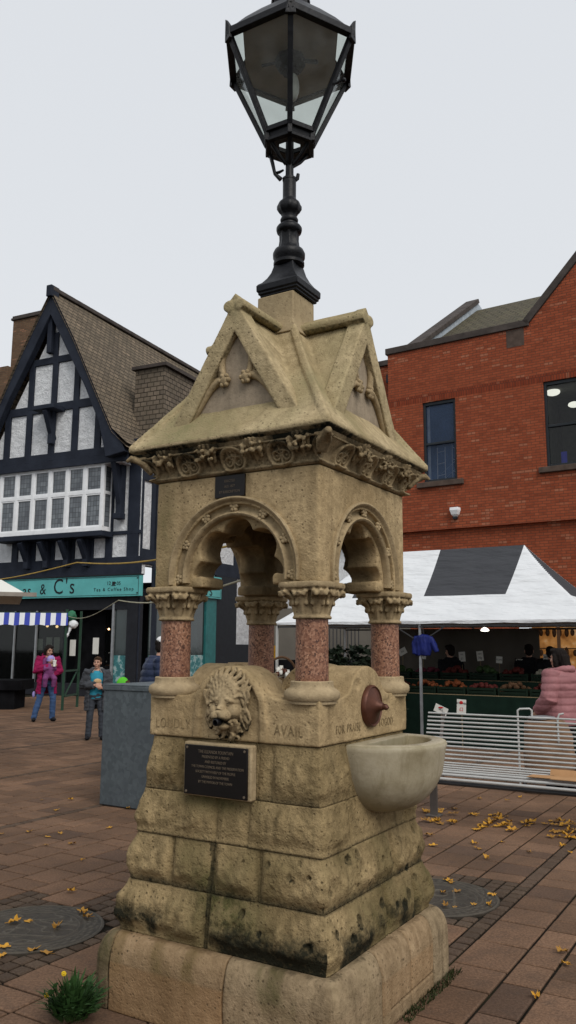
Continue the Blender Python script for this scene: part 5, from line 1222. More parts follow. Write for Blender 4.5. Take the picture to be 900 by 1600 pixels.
# price cards on sticks
def price(px, py, Y, w_, h_, body, tilt, label, red=False, stick=.35):
    p = at(px, py, Y); t_ = thing('price_card', label, 'price card', p, -TT, 'price cards at the stall')
    c = MB().box((0, 0, 0), (w_, .006, h_), ry=R(tilt)); obj('card', c, M['price'], t_, smooth=0)
    obj('stick', MB().tube([(0, .008, h_*.3), (0, .012, -h_*.5-stick)], .006, 6), M['wood_crate'], t_)
    lines = body.split('|')
    for i, b in enumerate(lines):
        me = text_mesh(b, h_*.36 if i == len(lines)-1 else h_*.2, .001); me.transform(Matrix.Rotation(R(tilt), 4, 'Y') @ Matrix.Translation((0, -.0045, h_*(.22-.42*i if len(lines) > 1 else 0))) @ Matrix.Rotation(R(90), 4, 'X') @ Matrix.Diagonal((.8, 1, 1, 1))); obj('price_lettering', me, M['red_print'] if red and i else M['ink'], t_, smooth=0)
    if red: obj('red_mark', MB().ball((0, -.006, h_*.28), (w_*.2, .003, h_*.12), 10, 6), M['red_print'], t_)
for i, (px, py, w_, h_, b, tl, lab) in enumerate(((629, 1018, .17, .13, '£16', -28, 'tilted white price card left of the blue jacket'), (661, 1022, .13, .19, 'KALE|£1', 5, 'white price card just right of the blue jacket'), (722, 1026, .13, .19, 'VEG|£1', -3, 'white price card beside the dark stallholder'), (750, 1025, .13, .19, 'LEEKS|70p', -6, 'white price card under the hanging lamp'), (780, 1031, .12, .13, 'PLUMS', 4, 'faint price card above the red produce'), (812, 1035, .14, .12, 'SWEDE', 2, 'pale price card above the mushrooms'), (855, 1027, .15, .12, 'GRAPES', 0, 'white price card against the lit orange window'))):
    price(px, py, TF.o.y-.5*(px-450)/1270*9+1.25, w_, h_, b, tl, lab)
price(721, 1104, 13.2, .15, .22, 'STRAWBS|£2', 3, 'white price card with red strawberry mark showing above the bench', True, .75); price(689, 1109, 13.2, .22, .12, 'SALE', 22, 'tilted white and red card low behind the bench top', True, .7)
# blue jacket hanging from the tent pole
p = at(661, 1008, 14.45); jk = thing('blue_jacket', 'bright blue jacket hanging on the tent pole', 'jacket', p, -TT)
jm = MB().oval([(0, .03, .19, .05, .04), (.01, .03, .15, .14, .07), (.01, .03, .05, .17, .08), (0, .03, -.08, .15, .08), (-.01, .03, -.18, .13, .07)], 18)
jm.tube([(.12, .02, .14), (.2, .03, .0), (.24, .03, -.12)], [.05, .055, .04], 10); jm.tube([(-.12, .02, .14), (-.17, .03, .0), (-.16, .0, -.16)], [.05, .055, .04], 10)
obj('jacket_cloth', jm, M['bluebag'], jk, smooth=180, remesh=.015, warp=lambda p_, n: n*.018*fbm((p_.x*3, p_.y*2, p_.z*.7), 6., 3))
obj('hook', MB().tube([(0, .03, .2), (0, .0, .3), (-.05, -.02, .33)], .012, 6), M['bench_dark'], jk)
# dark pot plants seen between the columns
def bush(name, label, loc, r, h, mat, n, seed, leaf=.06, cat='plant', pot=True):
    rg_ = random.Random(seed); t_ = thing(name, label, cat, loc, 0); m = MB()
    for i in range(n):
        a, q, zq = rg_.uniform(0, 6.283), rg_.random()**.5, rg_.random(); rr = r*q*(.55+.75*math.sin(math.pi*min(.95, zq*.8+.15)))
        c = Vector((rr*math.cos(a), rr*math.sin(a), h*(.12+.88*zq))); d = Vector((math.cos(a), math.sin(a), rg_.uniform(-.3, .9))).normalized(); s = d.cross(Vector((rg_.uniform(-1, 1), rg_.uniform(-1, 1), 1))).normalized(); l = leaf*rg_.uniform(.6, 1.4)
        u = s.cross(d)*l*.15
        m.add([c, c+d*l*.5+s*l*.3+u, c+d*l-u, c+d*l*.5-s*l*.3+u], [(0, 1, 2, 3)])
    obj('foliage', m, mat, t_, smooth=0, recalc=False)
    if pot: obj('pot', MB().lathe([(r*.35, 0), (r*.5, h*.25), (r*.54, h*.25), (r*.54, h*.29), (r*.45, h*.29)], 18), M['crate'], t_)
    return t_
for i, (px, py, Y, r, h, lab) in enumerate(((505, 1092, 15.2, .42, 1.5, 'dark leafy plant seen just right of the near column'), (545, 1092, 14.8, .45, 1.65, 'dark bushy plant in the middle of the right opening'), (582, 1092, 14.5, .38, 1.35, 'dark leafy plant beside the right column'))):
    g = at(px, py, Y); bush('potted_plant', lab, (g.x, g.y, 0), r, h, M['veg_dark'] if i else leafy('mid_leaf', (.016, .028, .008)), 800, i, .14)
# side table left of the tent: crate, red boxes and a basket of wrapped gifts
o_ = at(405, 1080, 15.6)
sdt = thing('side_table', 'low table under a black cloth seen behind the fountain bowl', 'table', (o_.x, o_.y, 0), -R(20)); obj('table_top', MB().span((-1.2, -.4, .88), (1.1, .4, .92)), M['wood_crate'], sdt, smooth=0); obj('cloth_skirt', MB().span((-1.22, -.42, .02), (1.12, .42, .879)), M['blackcloth'], sdt, smooth=0)
p = at(378, 1052, 15.6); wc = thing('wooden_crate', 'pale wooden crate standing on the side table', 'crate', (p.x, p.y+.1, .92), -R(20)); b = MB()
for q in (.02, .13, .24, .35): b.span((-.22, -.18, q), (.26, -.165, q+.09)); b.span((-.22, .165, q), (.26, .18, q+.09)); b.span((-.22, -.165, q), (-.205, .165, q+.09)); b.span((.245, -.165, q), (.26, .165, q+.09))
b.span((-.22, -.18, .003), (.26, .18, .019)); obj('crate_body', b, M['wood_crate'], wc, smooth=0)
p = at(375, 1049, 15.3); rb = thing('red_punnets', 'row of red and white packets in front of the wooden crate', 'packets', (p.x, p.y, p.z-.06), 0)
for i in range(6): obj('packet', MB().box((-.14+.058*i, .0, .03+.015*(i % 2)), (.05, .06, .1), rz=.3*i), M['red_print'] if i % 3 != 1 else M['price'], rb, smooth=0, bevel=.008)
p = at(440, 1068, 15.4); bk_ = thing('gift_basket', 'basket of white and amber jars beside the near column', 'basket', (p.x, p.y, .92), 0)
rng = random.Random(8); obj('basket_body', MB().lathe([(.2, 0), (.3, .16), (.31, .17), (.28, .17), (.18, .01)], 24), M['wood_crate'], bk_)
obj('basket_handle', MB().tube([(.29*math.cos(R(180*i/14)), .02, .15+.40*math.sin(R(180*i/14))) for i in range(15)], .022, 8), M['fruit_brown'], bk_)
jw, jb = MB(), MB()
for i in range(30):
    a, q = rng.uniform(0, 6.28), rng.random()**.5*.25; (jw if i % 3 else jb).lathe([(.03, 0), (.038, .01), (.038, .06), (.03, .07), (.034, .072), (.034, .085), (.002, .087)], 10, c=(q*math.cos(a), q*math.sin(a), .05+.26*(1-q/.26)*rng.uniform(.6, 1)+.05))
tag(obj('jars', jw, M['price'], bk_), kind='stuff'); tag(obj('amber_jars', jb, M['copper'], bk_), kind='stuff')
p = at(427, 1019, 16.6); ys = thing('yellow_sign', 'small yellow notice on a post behind the rear column', 'sign', (p.x, p.y, 0), 0); obj('board', MB().span((-.06, -.01, p.z-.13), (.06, .01, p.z+.13)), plain('yellow_board', (.5, .26, .01), .6), ys, smooth=0); obj('post', MB().tube([(0, .025, 0), (0, .025, p.z)], .02, 8), M['bench_dark'], ys)
# railings and pale screen behind the stall
p0 = at(492, 1060, 19.2); p1 = at(560, 1060, 19.2); rl = thing('railing', 'dark upright railing in front of a pale wall behind the plants', 'railing', (p0.x, p0.y, 0), 0); m = MB()
for i in range(13): m.tube([(.085*i, 0, 0), (.085*i, 0, 2.15)], .014, 6)
m.bar((0, 0, 2.1), (1.05, 0, 2.1), .03, .04); m.bar((0, 0, .15), (1.05, 0, .15), .03, .04); obj('bars', m, M['bench_dark'], rl)
ps = at(425, 1060, 20.2); sc_ = thing('pale_wall', 'pale rendered boundary wall behind the market stalls', 'wall', (ps.x, ps.y, 0), 0); obj('wall_face', MB().span((0, 0, 0), (3.4, .2, 2.6)), M['canvas_grey'], sc_, smooth=0); obj('wall_base', MB().span((-.02, -.03, 0), (3.42, -.003, 1.35)), M['dark'], sc_, smooth=0)

# ================================================================== BENCH, TROLLEY, BIN
BR = R(30); bo = gr(680, 1274); BN = Frame((bo.x, bo.y), BR)
bn = thing('slatted_bench', 'long white steel bench of thin horizontal rails beside the fountain', 'bench', (bo.x, bo.y, 0), -BR)
LE = -.16; prof_ = []
for i in range(13): q = i/12; prof_.append((.30-.16*q, .975-.475*q))
prof_ += [(.10, .482), (.02, .472), (-.07, .464), (-.16, .455), (-.235, .440), (-.285, .405)]
for i, (y, z) in enumerate(prof_):
    obj('rail', MB().tube([(LE, y, z), (2.9, y, z)], .0095 if i < 16 else .0135, 8), M['steel_white'], bn)
obj('front_beam', MB().tube([(LE+.05, -.25, .365), (2.9, -.25, .365)], .022, 8), M['bench_dark'], bn)
for x in (.0, 1.80, 2.8):
    g = MB(); g.bar((x, -.03, 0), (x, -.03, .385), .075, .03); g.bar((x, .10, .40), (x, .325, .985), .03, .03); g.bar((x, -.24, .405), (x, .12, .44), .035, .03); g.box((x, -.03, .008), (.14, .14, .014)); obj('support', g, M['bench_dark'] if x > .1 else plain('weathered_steel_leg', (.10, .085, .075), .6, .3, .3), bn, smooth=0, bevel=.003)
cx_, cz_ = BN.on(868, 1211, -.12)
cbm = MB(); pts = [(-.24, -.12), (-.02, -.12), (-.02, -.16), (.30, -.17), (.34, .1), (-.02, .12), (-.03, .05), (-.22, .03)]
cbm.prism([(x, y, 0) for x, y in pts], (0, 0, .006)); cbm.box((.1, .09, .03), (.34, .005, .06), rx=R(-30))
cd = thing('cardboard_sheet', 'torn flat piece of brown cardboard lying on the bench seat', 'cardboard', BN.o+BN.x*cx_+BN.y*(-.10)+Vector((0, 0, .478)), -BR); obj('sheet', cbm, M['card'], cd, smooth=0)
tp = at(822, 1120, 9.75)
tr2 = thing('shopping_trolley', 'wheeled shopping trolley with tan bag behind the bench', 'shopping trolley', (tp.x+.12, tp.y, 0), -R(10))
m = MB()
for x in (-.20, -.055): pass
m.tube([(-.21, 0, .1), (-.21, .0, .90), (-.21, .0, .935), (-.185, .0, .955), (-.075, .0, .96), (-.05, .0, .94), (-.05, .0, .9), (-.05, 0, .1)], .0115, 8)
m.tube([(.22, -.12, .6), (.22, -.12, .86), (.24, -.12, .91), (.29, -.12, .92)], .0115, 8); obj('handle', m, M['steel_white'], tr2)
bgm = MB().oval([(.12, .05, .12, .27, .16), (.13, .05, .3, .29, .18), (.13, .05, .65, .28, .18), (.11, .05, .80, .25, .16), (.10, .05, .84, .18, .12)], 20); obj('bag', bgm, plain('tan_bag', (.17, .10, .06), .85, .1, var=.3, bump=.3, bscale=15), tr2, warp=lambda p_, n: n*.015*fbm(p_, 6., 2), remesh=.02)
obj('folded_flap', MB().oval([(.05, .0, .85, .16, .10), (.06, 0, .875, .15, .09), (.08, 0, .885, .05, .05)], 14), M['steel_grey'], tr2)
for x in (-.15, .3): obj('wheel', MB().lathe([(.02, -.015), (.075, -.015), (.08, 0), (.075, .015), (.02, .015)], 20, c=(x, .1, .08), m=Matrix.Rotation(R(90), 4, 'Y')), M['bench_dark'], tr2)
bi = gr(155, 1258); bn2 = thing('metal_bin', 'tall square galvanised steel bin standing behind the fountain', 'bin', (bi.x, bi.y, 0), -YAW)
obj('bin_body', MB().span((0, 0, .012), (.80, .8, 1.185)), M['galv'], bn2, smooth=0, bevel=.006); rimm = MB().span((-.012, -.012, 1.187), (.812, .812, 1.232)); rimm.span((-.004, -.004, 1.233), (.804, .804, 1.248)); obj('bin_lid', rimm, M['galv'], bn2, smooth=0, bevel=.004)
obj('bin_foot', MB().span((.03, .03, 0), (.77, .77, .011)), M['bench_dark'], bn2, smooth=0)

# ================================================================== LEFT STALLS, ROPES
g = gr(97, 1110); ls = thing('striped_stall', 'market stall with blue and white striped awning in front of the tea shop', 'market stall', (g.x, g.y, 0), R(2))
zt_ = at(95, 958, g.y).z; zb3 = at(95, 977, g.y).z
aw = MB(); n_ = 60
aw.loft([[Vector((-4.2+4.25*i/n_, .9, zt_+.015)) for i in range(n_+1)], [Vector((-4.2+4.25*i/n_, -.05, zt_)) for i in range(n_+1)], [Vector((-4.2+4.25*i/n_, -.08+.012*math.sin(i*2.1), zb3+.012*math.sin(i*1.05))) for i in range(n_+1)]], cap=False, closed=False)
obj('striped_awning', aw, M['stripe'], ls, smooth=30, recalc=False)
obj('green_gather', MB().ball((.10, .1, zt_-.08), (.13, .2, .15), 14, 10), plain('green_sheet', (.02, .12, .06), .7), ls, remesh=.02, warp=lambda p_, n: n*.03*fbm(p_, 9., 2))
obj('white_gather', MB().ball((.17, .02, zb3+.03), (.13, .1, .12), 12, 8).tube([(.14, 0, zb3), (.02, 0, zb3-.3)], [.05, .02], 8), M['canvas_white'], ls, remesh=.02, warp=lambda p_, n: n*.025*fbm(p_, 9., 2))
pm_ = MB()
for x, y in ((0, 0), (.12, 1.2), (-3.9, 0), (-3.9, 1.2)): pm_.span((x-.03, y-.03, 0), (x+.03, y+.03, zt_+.1))
for z in (.35, 1.0): pm_.bar((.0, 0, z), (.12, 1.2, z), .03, .05)
pm_.bar((-3.9, 0, zt_), (0, 0, zt_), .04, .04); pm_.bar((.03, .05, .35), (.1, 1.15, 1.0), .03, .03); obj('stall_frame', pm_, plain('dark_green_paint', (.012, .04, .022), .5), ls, smooth=0)
obj('stall_table', MB().span((-4.2, .1, .5), (-1.1, 1.3, .75)).span((-4.2, .2, 0), (-1.3, 1.2, .5)), M['dark'], ls, smooth=0)
obj('light_bulb', MB().ball((.2, .05, zb3+.05), .04, 10, 8), M['bulb_warm'], ls)
cp_ = at(38, 926, 11.); ca_r = R(19); co_ = Matrix.Rotation(ca_r, 3, 'Z') @ Vector((1.9, -.4, 0)); pc = thing('white_canopy', 'corner of a white market canopy at the left edge', 'canopy', (cp_.x-co_.x, cp_.y-co_.y, 0), ca_r)
zc2 = cp_.z; cvm = MB(); cvm.add([(1.9, -.4, zc2), (1.9, 3., zc2), (-1.9, 3., zc2), (-1.9, -.4, zc2+.0), (0, 1.3, zc2+1.15)], [(0, 1, 4), (1, 2, 4), (2, 3, 4), (3, 0, 4)]); cvm.add([(1.9, -.4, zc2), (-1.9, -.4, zc2), (-1.9, -.4, zc2-.10), (1.9, -.4, zc2-.02)], [(0, 1, 2, 3)])
obj('canopy_cloth', cvm, M['canvas_cream'], pc, smooth=0, recalc=False); obj('pole', MB().tube([(0, 1.3, 0), (0, 1.3, zc2+1.1)], .03, 10), M['steel_grey'], pc)
obj('canopy_bar', MB().bar((-1.9, -.42, zc2-.03), (2.06, -.42, zc2-.025), .04, .055), plain('weathered_bar', (.25, .22, .19), .8), pc, smooth=0)
def rope(label, pts, r, mat):
    P = []
    for i in range(len(pts)-1):
        a, b = Vector(pts[i]), Vector(pts[i+1])
        for q in range(10): tq = q/10; P.append(a.lerp(b, tq)-Vector((0, 0, .05*math.sin(math.pi*tq)*(b-a).length/4)))
    P.append(Vector(pts[-1])); tag(obj('rope', MB().tube(P, r, 6), mat), label, 'rope')
Cf = Vector((FC[0], FC[1], 0))
def fl_(x, y, z): return (FC[0]+x*CYW+y*SYW, FC[1]-x*SYW+y*CYW, z)
rope('yellow rope strung from the left edge to the fountain arch', [tuple(at(-60, 911, 11.)), tuple(at(120, 879, 8.5)), fl_(-.47, .2, at(243, 849, 4.7).z)], .0065, M['rope'])
rope('pale rope running from the striped awning corner to the fountain', [tuple(at(107, 963, 21.)), tuple(at(185, 938, 11.)), fl_(-.45, .3, at(243, 903, 4.8).z)], .007, M['rope_pale'])

# ================================================================== LEAVES, WEED
def leafmesh(seed):
    rg_ = random.Random(seed); m = MB(); pts = [Vector((0, 0, .012))]
    for i in range(20):
        a = 2*math.pi*i/20; lob = .55+.45*abs(math.cos(2.5*(a-math.pi/2)))**.8 if i not in (15,) else .25
        r_ = .055*lob*rg_.uniform(.85, 1.15); x, y = r_*math.cos(a)*.9, r_*math.sin(a); pts.append(Vector((x, y, .005+.018*rg_.random()*(r_/.05)+.25*x*x/.05*rg_.uniform(.3, 1.))))
    m.add(pts, [(0, 1+i, 1+(i+1) % 20) for i in range(20)]); m.tube([(0, -.01, .012), (.008, -.05, .01), (.02, -.075, .012)], .0015, 5)
    me = bpy.data.meshes.new('leaf'); me.from_pydata(m.v, [], m.f); me.materials.append(M['leaf']); return me
LM = [leafmesh(i) for i in range(6)]
def leaves(px0, px1, py0, py1, n, label, group, seed, s0=.7, s1=1.25):
    rg_ = random.Random(seed)
    for i in range(n):
        p = gr(rg_.uniform(px0, px1), rg_.uniform(py0, py1), .003); o = bpy.data.objects.new('fallen_leaf', rg_.choice(LM)); col.objects.link(o)
        s = rg_.uniform(s0, s1)*.85; o.location = p; o.scale = (s*rg_.uniform(.6, 1.1), s, s*rg_.uniform(.5, 2.)); o.rotation_euler = (rg_.uniform(-.15, .15), rg_.uniform(-.15, .15), rg_.uniform(0, 6.3)); tag(o, label, 'leaf', group)
gB = 'fallen leaves under the bench'; lB = 'yellow fallen leaf on the paving below the front of the bench'
leaves(664, 712, 1263, 1288, 16, lB, gB, 1); leaves(730, 800, 1272, 1300, 22, lB, gB, 2); leaves(815, 835, 1283, 1292, 5, lB, gB, 3); leaves(848, 900, 1282, 1293, 10, lB, gB, 4); leaves(860, 905, 1297, 1312, 12, lB, gB, 5)
lC = 'yellow fallen leaf on open paving right of the fountain'; gC = 'fallen leaves right of the fountain'
leaves(664, 680, 1305, 1325, 2, lC, gC, 6, .7, 1.); leaves(730, 900, 1310, 1350, 8, lC, gC, 7, .5, .9); leaves(690, 780, 1375, 1420, 10, lC, gC, 8, .5, .9); leaves(780, 900, 1480, 1600, 3, lC, gC, 12, .5, .8); leaves(700, 890, 1220, 1262, 6, lC, gC, 13, .4, .7)
lD = 'yellow fallen leaf on the left round cover'; gD = 'fallen leaves on the left round cover'
for px, py in ((22, 1443), (44, 1440), (90, 1451), (128, 1428), (136, 1435), (52, 1487), (70, 1490), (6, 1480), (4, 1494)): leaves(px-1, px+1, py-1, py+1, 1, lD, gD, px, .7, 1.)
lE = 'yellow fallen leaf scattered on the paving left of the fountain'; gE = 'fallen leaves left of the fountain'
for px, py in ((110, 1395), (164, 1256), (200, 1264), (88, 1266), (95, 1302), (75, 1308), (45, 1301), (2, 1304), (70, 1321), (170, 1294), (110, 1251), (66, 1250), (113, 1320), (130, 1345)): leaves(px-1, px+1, py-1, py+1, 1, lE, gE, px+7, .5, .85)
# weed at the foot of the plinth
g = gr(112, 1596); wd_ = thing('weed_plant', 'green weed with small yellow flowers growing at the left foot of the plinth', 'plant', (g.x, g.y, 0), 0)
m = MB(); rng = random.Random(21)
for i in range(420):
    a = rng.uniform(0, 6.283); q = rng.random()**.6; base = Vector((.06*q*math.cos(a), .06*q*math.sin(a), 0)); d = Vector((math.cos(a)*q*.75, math.sin(a)*q*.75, 1.)).normalized(); l = rng.uniform(.07, .20)*(1.1-.35*q)
    s = d.cross(Vector((0, 0, 1))).normalized() if q > .05 else Vector((1, 0, 0)); w_ = rng.uniform(.005, .011); st0 = base+d*l*rng.uniform(.1, .5)
    tip = st0+d*l*.75+Vector((math.cos(a), math.sin(a), -.6))*l*.25*q
    mid = st0+d*l*.42; m.add([st0, mid+s*w_, tip, mid-s*w_+Vector((0, 0, .003))], [(0, 1, 2, 3)])
    if i % 3 == 0:
        for sg in (-1, 1): m.add([mid, mid+s*sg*.028+d*.012, mid+d*.02], [(0, 1, 2)])
obj('foliage', m, M['weed'], wd_, smooth=0, recalc=False)
for px, py in ((73, 1555), (100, 1521)):
    p = at(px, py, g.y+.02)-g; stem = MB().tube([(p.x*.4, p.y*.4, .08), (p.x*.8, p.y*.8, p.z*.7), tuple(p)], .0022, 5); so_ = obj('flower_stem', stem, M['weed'], wd_)
    f_ = MB()
    for k in range(9): a = R(40*k); f_.ball(p+Vector((.007*math.cos(a), -.003, .007*math.sin(a))), (.005, .002, .005), 6, 4)
    f_.ball(p+Vector((0, -.004, 0)), .004, 8, 6); obj('flower', f_, M['flower'], so_)
mo = MB(); rng = random.Random(6)
for i in range(700):
    tq = rng.random(); x, y = .645+rng.uniform(-.01, .05), -.5+1.15*tq
    if fbm((y, 0, 0), 5., 2) < -.05 and tq < .6: continue
    q = Vector(fl_(x, y, 0)); d = Vector((rng.uniform(-1, 1), rng.uniform(-1, 1), 1.2)).normalized(); s = d.cross(Vector((rng.uniform(-1, 1), rng.uniform(-1, 1), 0)).normalized()); l = rng.uniform(.012, .035)
    mo.add([q+s*.004, q-s*.004, q+d*l], [(0, 1, 2)])
tag(obj('moss', mo, M['mossgreen'], smooth=0, recalc=False), 'dark moss growing along the right foot of the plinth', 'moss', kind='stuff')

# ================================================================== PEOPLE
def V(*a): return Vector(a)
def hand(m, wr, d, nrm, s=1., curl=.9, right=True):
    d = d.normalized(); nrm = (nrm-d*nrm.dot(d)).normalized(); sd2 = d.cross(nrm)*(1 if right else -1)
    rot = Matrix((sd2, nrm, d)).transposed().to_4x4()
    m.ball(wr+d*.045*s, (.040*s, .017*s, .052*s), 12, 8, rot)
    for i, ln in enumerate((.068, .078, .074, .058)):
        b = wr+d*.082*s+sd2*(-.029+.0195*i)*s; p = [wr+d*.05*s+sd2*(-.022+.015*i)*s, b]; dd = d.copy()
        for q in range(3): dd = (dd+nrm*curl*.55).normalized(); p.append(p[-1]+dd*ln/3*s)
        m.tube(p, [.009*s, .009*s, .0085*s, .008*s, .0065*s], 7)
    m.tube([wr+d*.02*s-sd2*.022*s, wr+d*.05*s-sd2*.045*s+nrm*.01*s, wr+d*.085*s-sd2*.045*s+nrm*.026*s], [.011*s, .0105*s, .008*s], 7)
def head(m, c, yaw, pit, s=1.):
    rot = Matrix.Rotation(yaw, 4, 'Z') @ Matrix.Rotation(pit, 4, 'X')
    def H(x, y, z): return c+(rot @ V(x*s, y*s, z*s))
    m.ball(H(0, .012, .028), (.074*s, .094*s, .088*s), 18, 12, rot); m.ball(H(0, -.020, -.035), (.058*s, .068*s, .078*s), 16, 10, rot)
    m.ball(H(0, -.066, -.098), (.026*s, .020*s, .018*s), 10, 8, rot)
    m.tube([H(0, -.083, .012), H(0, -.098, -.016), H(0, -.106, -.033)], [.010*s, .012*s, .014*s], 8); m.ball(H(0, -.088, -.070), (.024*s, .010*s, .009*s), 10, 6, rot)
    for e in (-1, 1): m.ball(H(e*.031, -.078, .022), (.024*s, .012*s, .008*s), 8, 6, rot); m.ball(H(e*.076, .012, -.01), (.012*s, .02*s, .032*s), 8, 6, rot); m.ball(H(e*.04, -.06, -.03), (.026*s, .024*s, .024*s), 8, 6, rot)
    return H, rot
def foot(m, an, yaw, s=1., r=1.):
    d = V(math.sin(yaw), -math.cos(yaw), 0); sdv = V(d.y, -d.x, 0); rot = Matrix((sdv, d, V(0, 0, 1))).transposed().to_4x4()
    z = .042*s*r
    m.ball(V(an.x, an.y, z)+d*.07*s, (.044*s*r, .125*s*r, z), 14, 8, rot); m.ball(V(an.x, an.y, z*1.35)-d*.01*s, (.040*s*r, .058*s*r, z*1.35), 12, 8, rot)
def person(label, loc, rz, h, J, fit, shape=1.):
    s = h/1.70; t_ = thing('person', label, 'person', (loc[0], loc[1], 0), rz)
    j = dict(pel=V(0, 0, .93), chest=V(0, 0, 1.25), neck=V(0, .01, 1.44), head=V(0, -.02, 1.575), hy=0., hp=0.,
             shL=V(.175, .01, 1.385), shR=V(-.175, .01, 1.385), elL=V(.225, .04, 1.10), elR=V(-.225, .04, 1.10), wrL=V(.225, -.05, .86), wrR=V(-.225, -.05, .86),
             hiL=V(.09, 0, .90), hiR=V(-.09, 0, .90), knL=V(.10, -.03, .49), knR=V(-.10, -.03, .49), anL=V(.105, .02, .09), anR=V(-.105, .02, .09), fyL=.15, fyR=-.15, hnL=V(-1, 0, 0), hnR=V(1, 0, 0), hdL=None, hdR=None)
    j.update(J)
    for k, v_ in j.items():
        if isinstance(v_, Vector) and k not in ('hnL', 'hnR', 'hdL', 'hdR'): j[k] = v_*s
    b = MB(); q = shape
    def torso(m, g=0., z0=None, z1=None, flare=0., mat=None, n=20):
        P = [(j['pel']+V(0, .01, -.10)*s, .155, .115), (j['pel'], .165*q, .12*q), (j['pel'].lerp(j['chest'], .45), .138*q, .105*q), (j['chest'], .160*q, .118*q), (j['chest'].lerp(j['neck'], .6), .165*q, .10*q), (j['chest'].lerp(j['neck'], .86), .11, .075), (j['neck'], .055, .055)]
        m.oval([(p.x, p.y, p.z, rx*s+g, ry*s+g) for p, rx, ry in P[:6 if g else 7]], n)
    torso(b); b.tube([j['neck']-V(0, 0, .06)*s, j['neck'].lerp(j['head'], .5), j['head']], [.056*s, .052*s, .05*s], 12)
    H, rot = head(b, j['head'], j['hy'], j['hp'], s)
    for S in 'LR':
        b.tube([j['chest'].lerp(j['sh'+S], .7), j['sh'+S], j['sh'+S].lerp(j['el'+S], .5), j['el'+S], j['el'+S].lerp(j['wr'+S], .4), j['wr'+S]], [.06*s, .056*s, .047*s, .039*s, .037*s, .025*s], 12)
        d = j['hd'+S] or (j['wr'+S]-j['el'+S]); hand(b, j['wr'+S], d, j['hn'+S], s, .5 if fit.get('relaxed', 1) else 1., S == 'R')
        b.tube([j['pel'].lerp(j['hi'+S], .5), j['hi'+S], j['hi'+S].lerp(j['kn'+S], .5), j['kn'+S], j['kn'+S].lerp(j['an'+S], .35), j['an'+S]], [.10*s, .092*s, .076*s, .056*s, .054*s, .036*s], 12)
        foot(b, j['an'+S], j['fy'+S], s*.95)
    obj('body', b, M['skin'], t_, smooth=180, remesh=.008*max(.8, s), sm=2)
    for e in (-1, 1): obj('eye', MB().ball(H(e*.031, -.084, .012), (.011*s, .006*s, .006*s), 8, 6, rot), M['eye'], t_); obj('eyebrow', MB().tube([H(e*.015, -.090, .034), H(e*.034, -.090, .038), H(e*.05, -.08, .032)], .004*s, 6), fit['hair'] if 'hair' in fit else M['hair_dark'], t_)
    obj('mouth', MB().tube([H(-.022, -.090, -.067), H(0, -.0985, -.068), H(.022, -.090, -.067)], .0042*s, 6), M['lip'], t_)
    if 'hair' in fit:
        hm = MB(); hs = fit.get('hairlen', 0)
        hm.ball(H(0, .022, .045), (.083*s, .098*s, .085*s), 18, 12, rot); hm.ball(H(0, .06, -.01), (.074*s, .055*s, .085*s), 14, 10, rot)
        hm.ball(H(.02, -.045, .092), (.055*s, .045*s, .032*s), 12, 8, rot)
        if hs:
            for e in (-1, 1): hm.tube([H(e*.07, .0, .05), H(e*.088, .015, -.03), H(e*.082, .02, -.03-hs*.6), H(e*.06, .03, -.03-hs)], [.03*s, .03*s, .03*s, .018*s], 10)
            hm.tube([H(0, .075, .03), H(0, .095, -.08), H(0, .09, -.05-hs)], [.07*s, .068*s, .04*s], 12)
        obj('hair', hm, fit['hair'], t_, smooth=180, remesh=.008, sm=1, warp=lambda p_, n: n*.007*fbm((p_.x*4, p_.y*4, p_.z), 14., 2))
    if 'trousers' in fit:
        m = MB(); m.oval([(j['pel'].x, j['pel'].y, j['pel'].z+.06*s, .158*s, .122*s), (j['pel'].x, j['pel'].y, j['pel'].z-.02*s, .178*s, .138*s), (j['pel'].x, j['pel'].y+.01*s, j['pel'].z-.12*s, .17*s, .13*s)], 20)
        for S in 'LR': m.tube([j['hi'+S]+V(0, 0, .02)*s, j['hi'+S].lerp(j['kn'+S], .5), j['kn'+S], j['kn'+S].lerp(j['an'+S], .5), j['an'+S]-V(0, 0, .035)*s], [.105*s, .090*s, .070*s, .068*s, .062*s], 14)
        obj('trousers', m, fit['trousers'], t_, smooth=180, remesh=.01, sm=1, warp=lambda p_, n: n*.008*fbm((p_.x, p_.y, p_.z*2.5), 9., 2))
    for S in 'LR':
        m = MB(); foot(m, j['an'+S], j['fy'+S], s, 1.08); obj('shoe', m, M['shoe'], t_)
    if 'top' in fit:
        m = MB(); torso(m, .012); obj('top', m, fit['top'], t_, smooth=180, remesh=.01, warp=lambda p_, n: n*.005*fbm(p_, 9., 2))
    if 'coat' in fit:
        g = fit.get('thick', .03); ln = fit.get('len', .62); m = MB(); op = fit.get('open', 0.)
        P = [(j['pel']+V(0, .01, ln-.93)*s, .19, .15), (j['pel']+V(0, .01, (ln-.93)*.5)*s, .185, .145), (j['pel'], .17*q, .125*q), (j['pel'].lerp(j['chest'], .45), .155*q, .115*q), (j['chest'], .168*q, .122*q), (j['chest'].lerp(j['neck'], .6), .172*q, .108*q), (j['chest'].lerp(j['neck'], .9), .115, .085), (j['neck']+V(0, .01, .02)*s, .075, .075)]
        if op:
            rings = []
            for p, rx, ry in P: rings.append([V(p.x+(rx*s+g)*math.sin(a), p.y+(ry*s+g)*math.cos(a), p.z) for a in [R(-180+op+(360-2*op)*i/26) for i in range(27)]]+[V(p.x+(rx*s+g-.025)*math.sin(a), p.y+(ry*s+g-.025)*math.cos(a), p.z) for a in [R(180-op-(360-2*op)*i/26) for i in range(27)]])
            m.loft(rings)
        else: m.oval([(p.x, p.y, p.z, rx*s+g, ry*s+g) for p, rx, ry in P], 24)
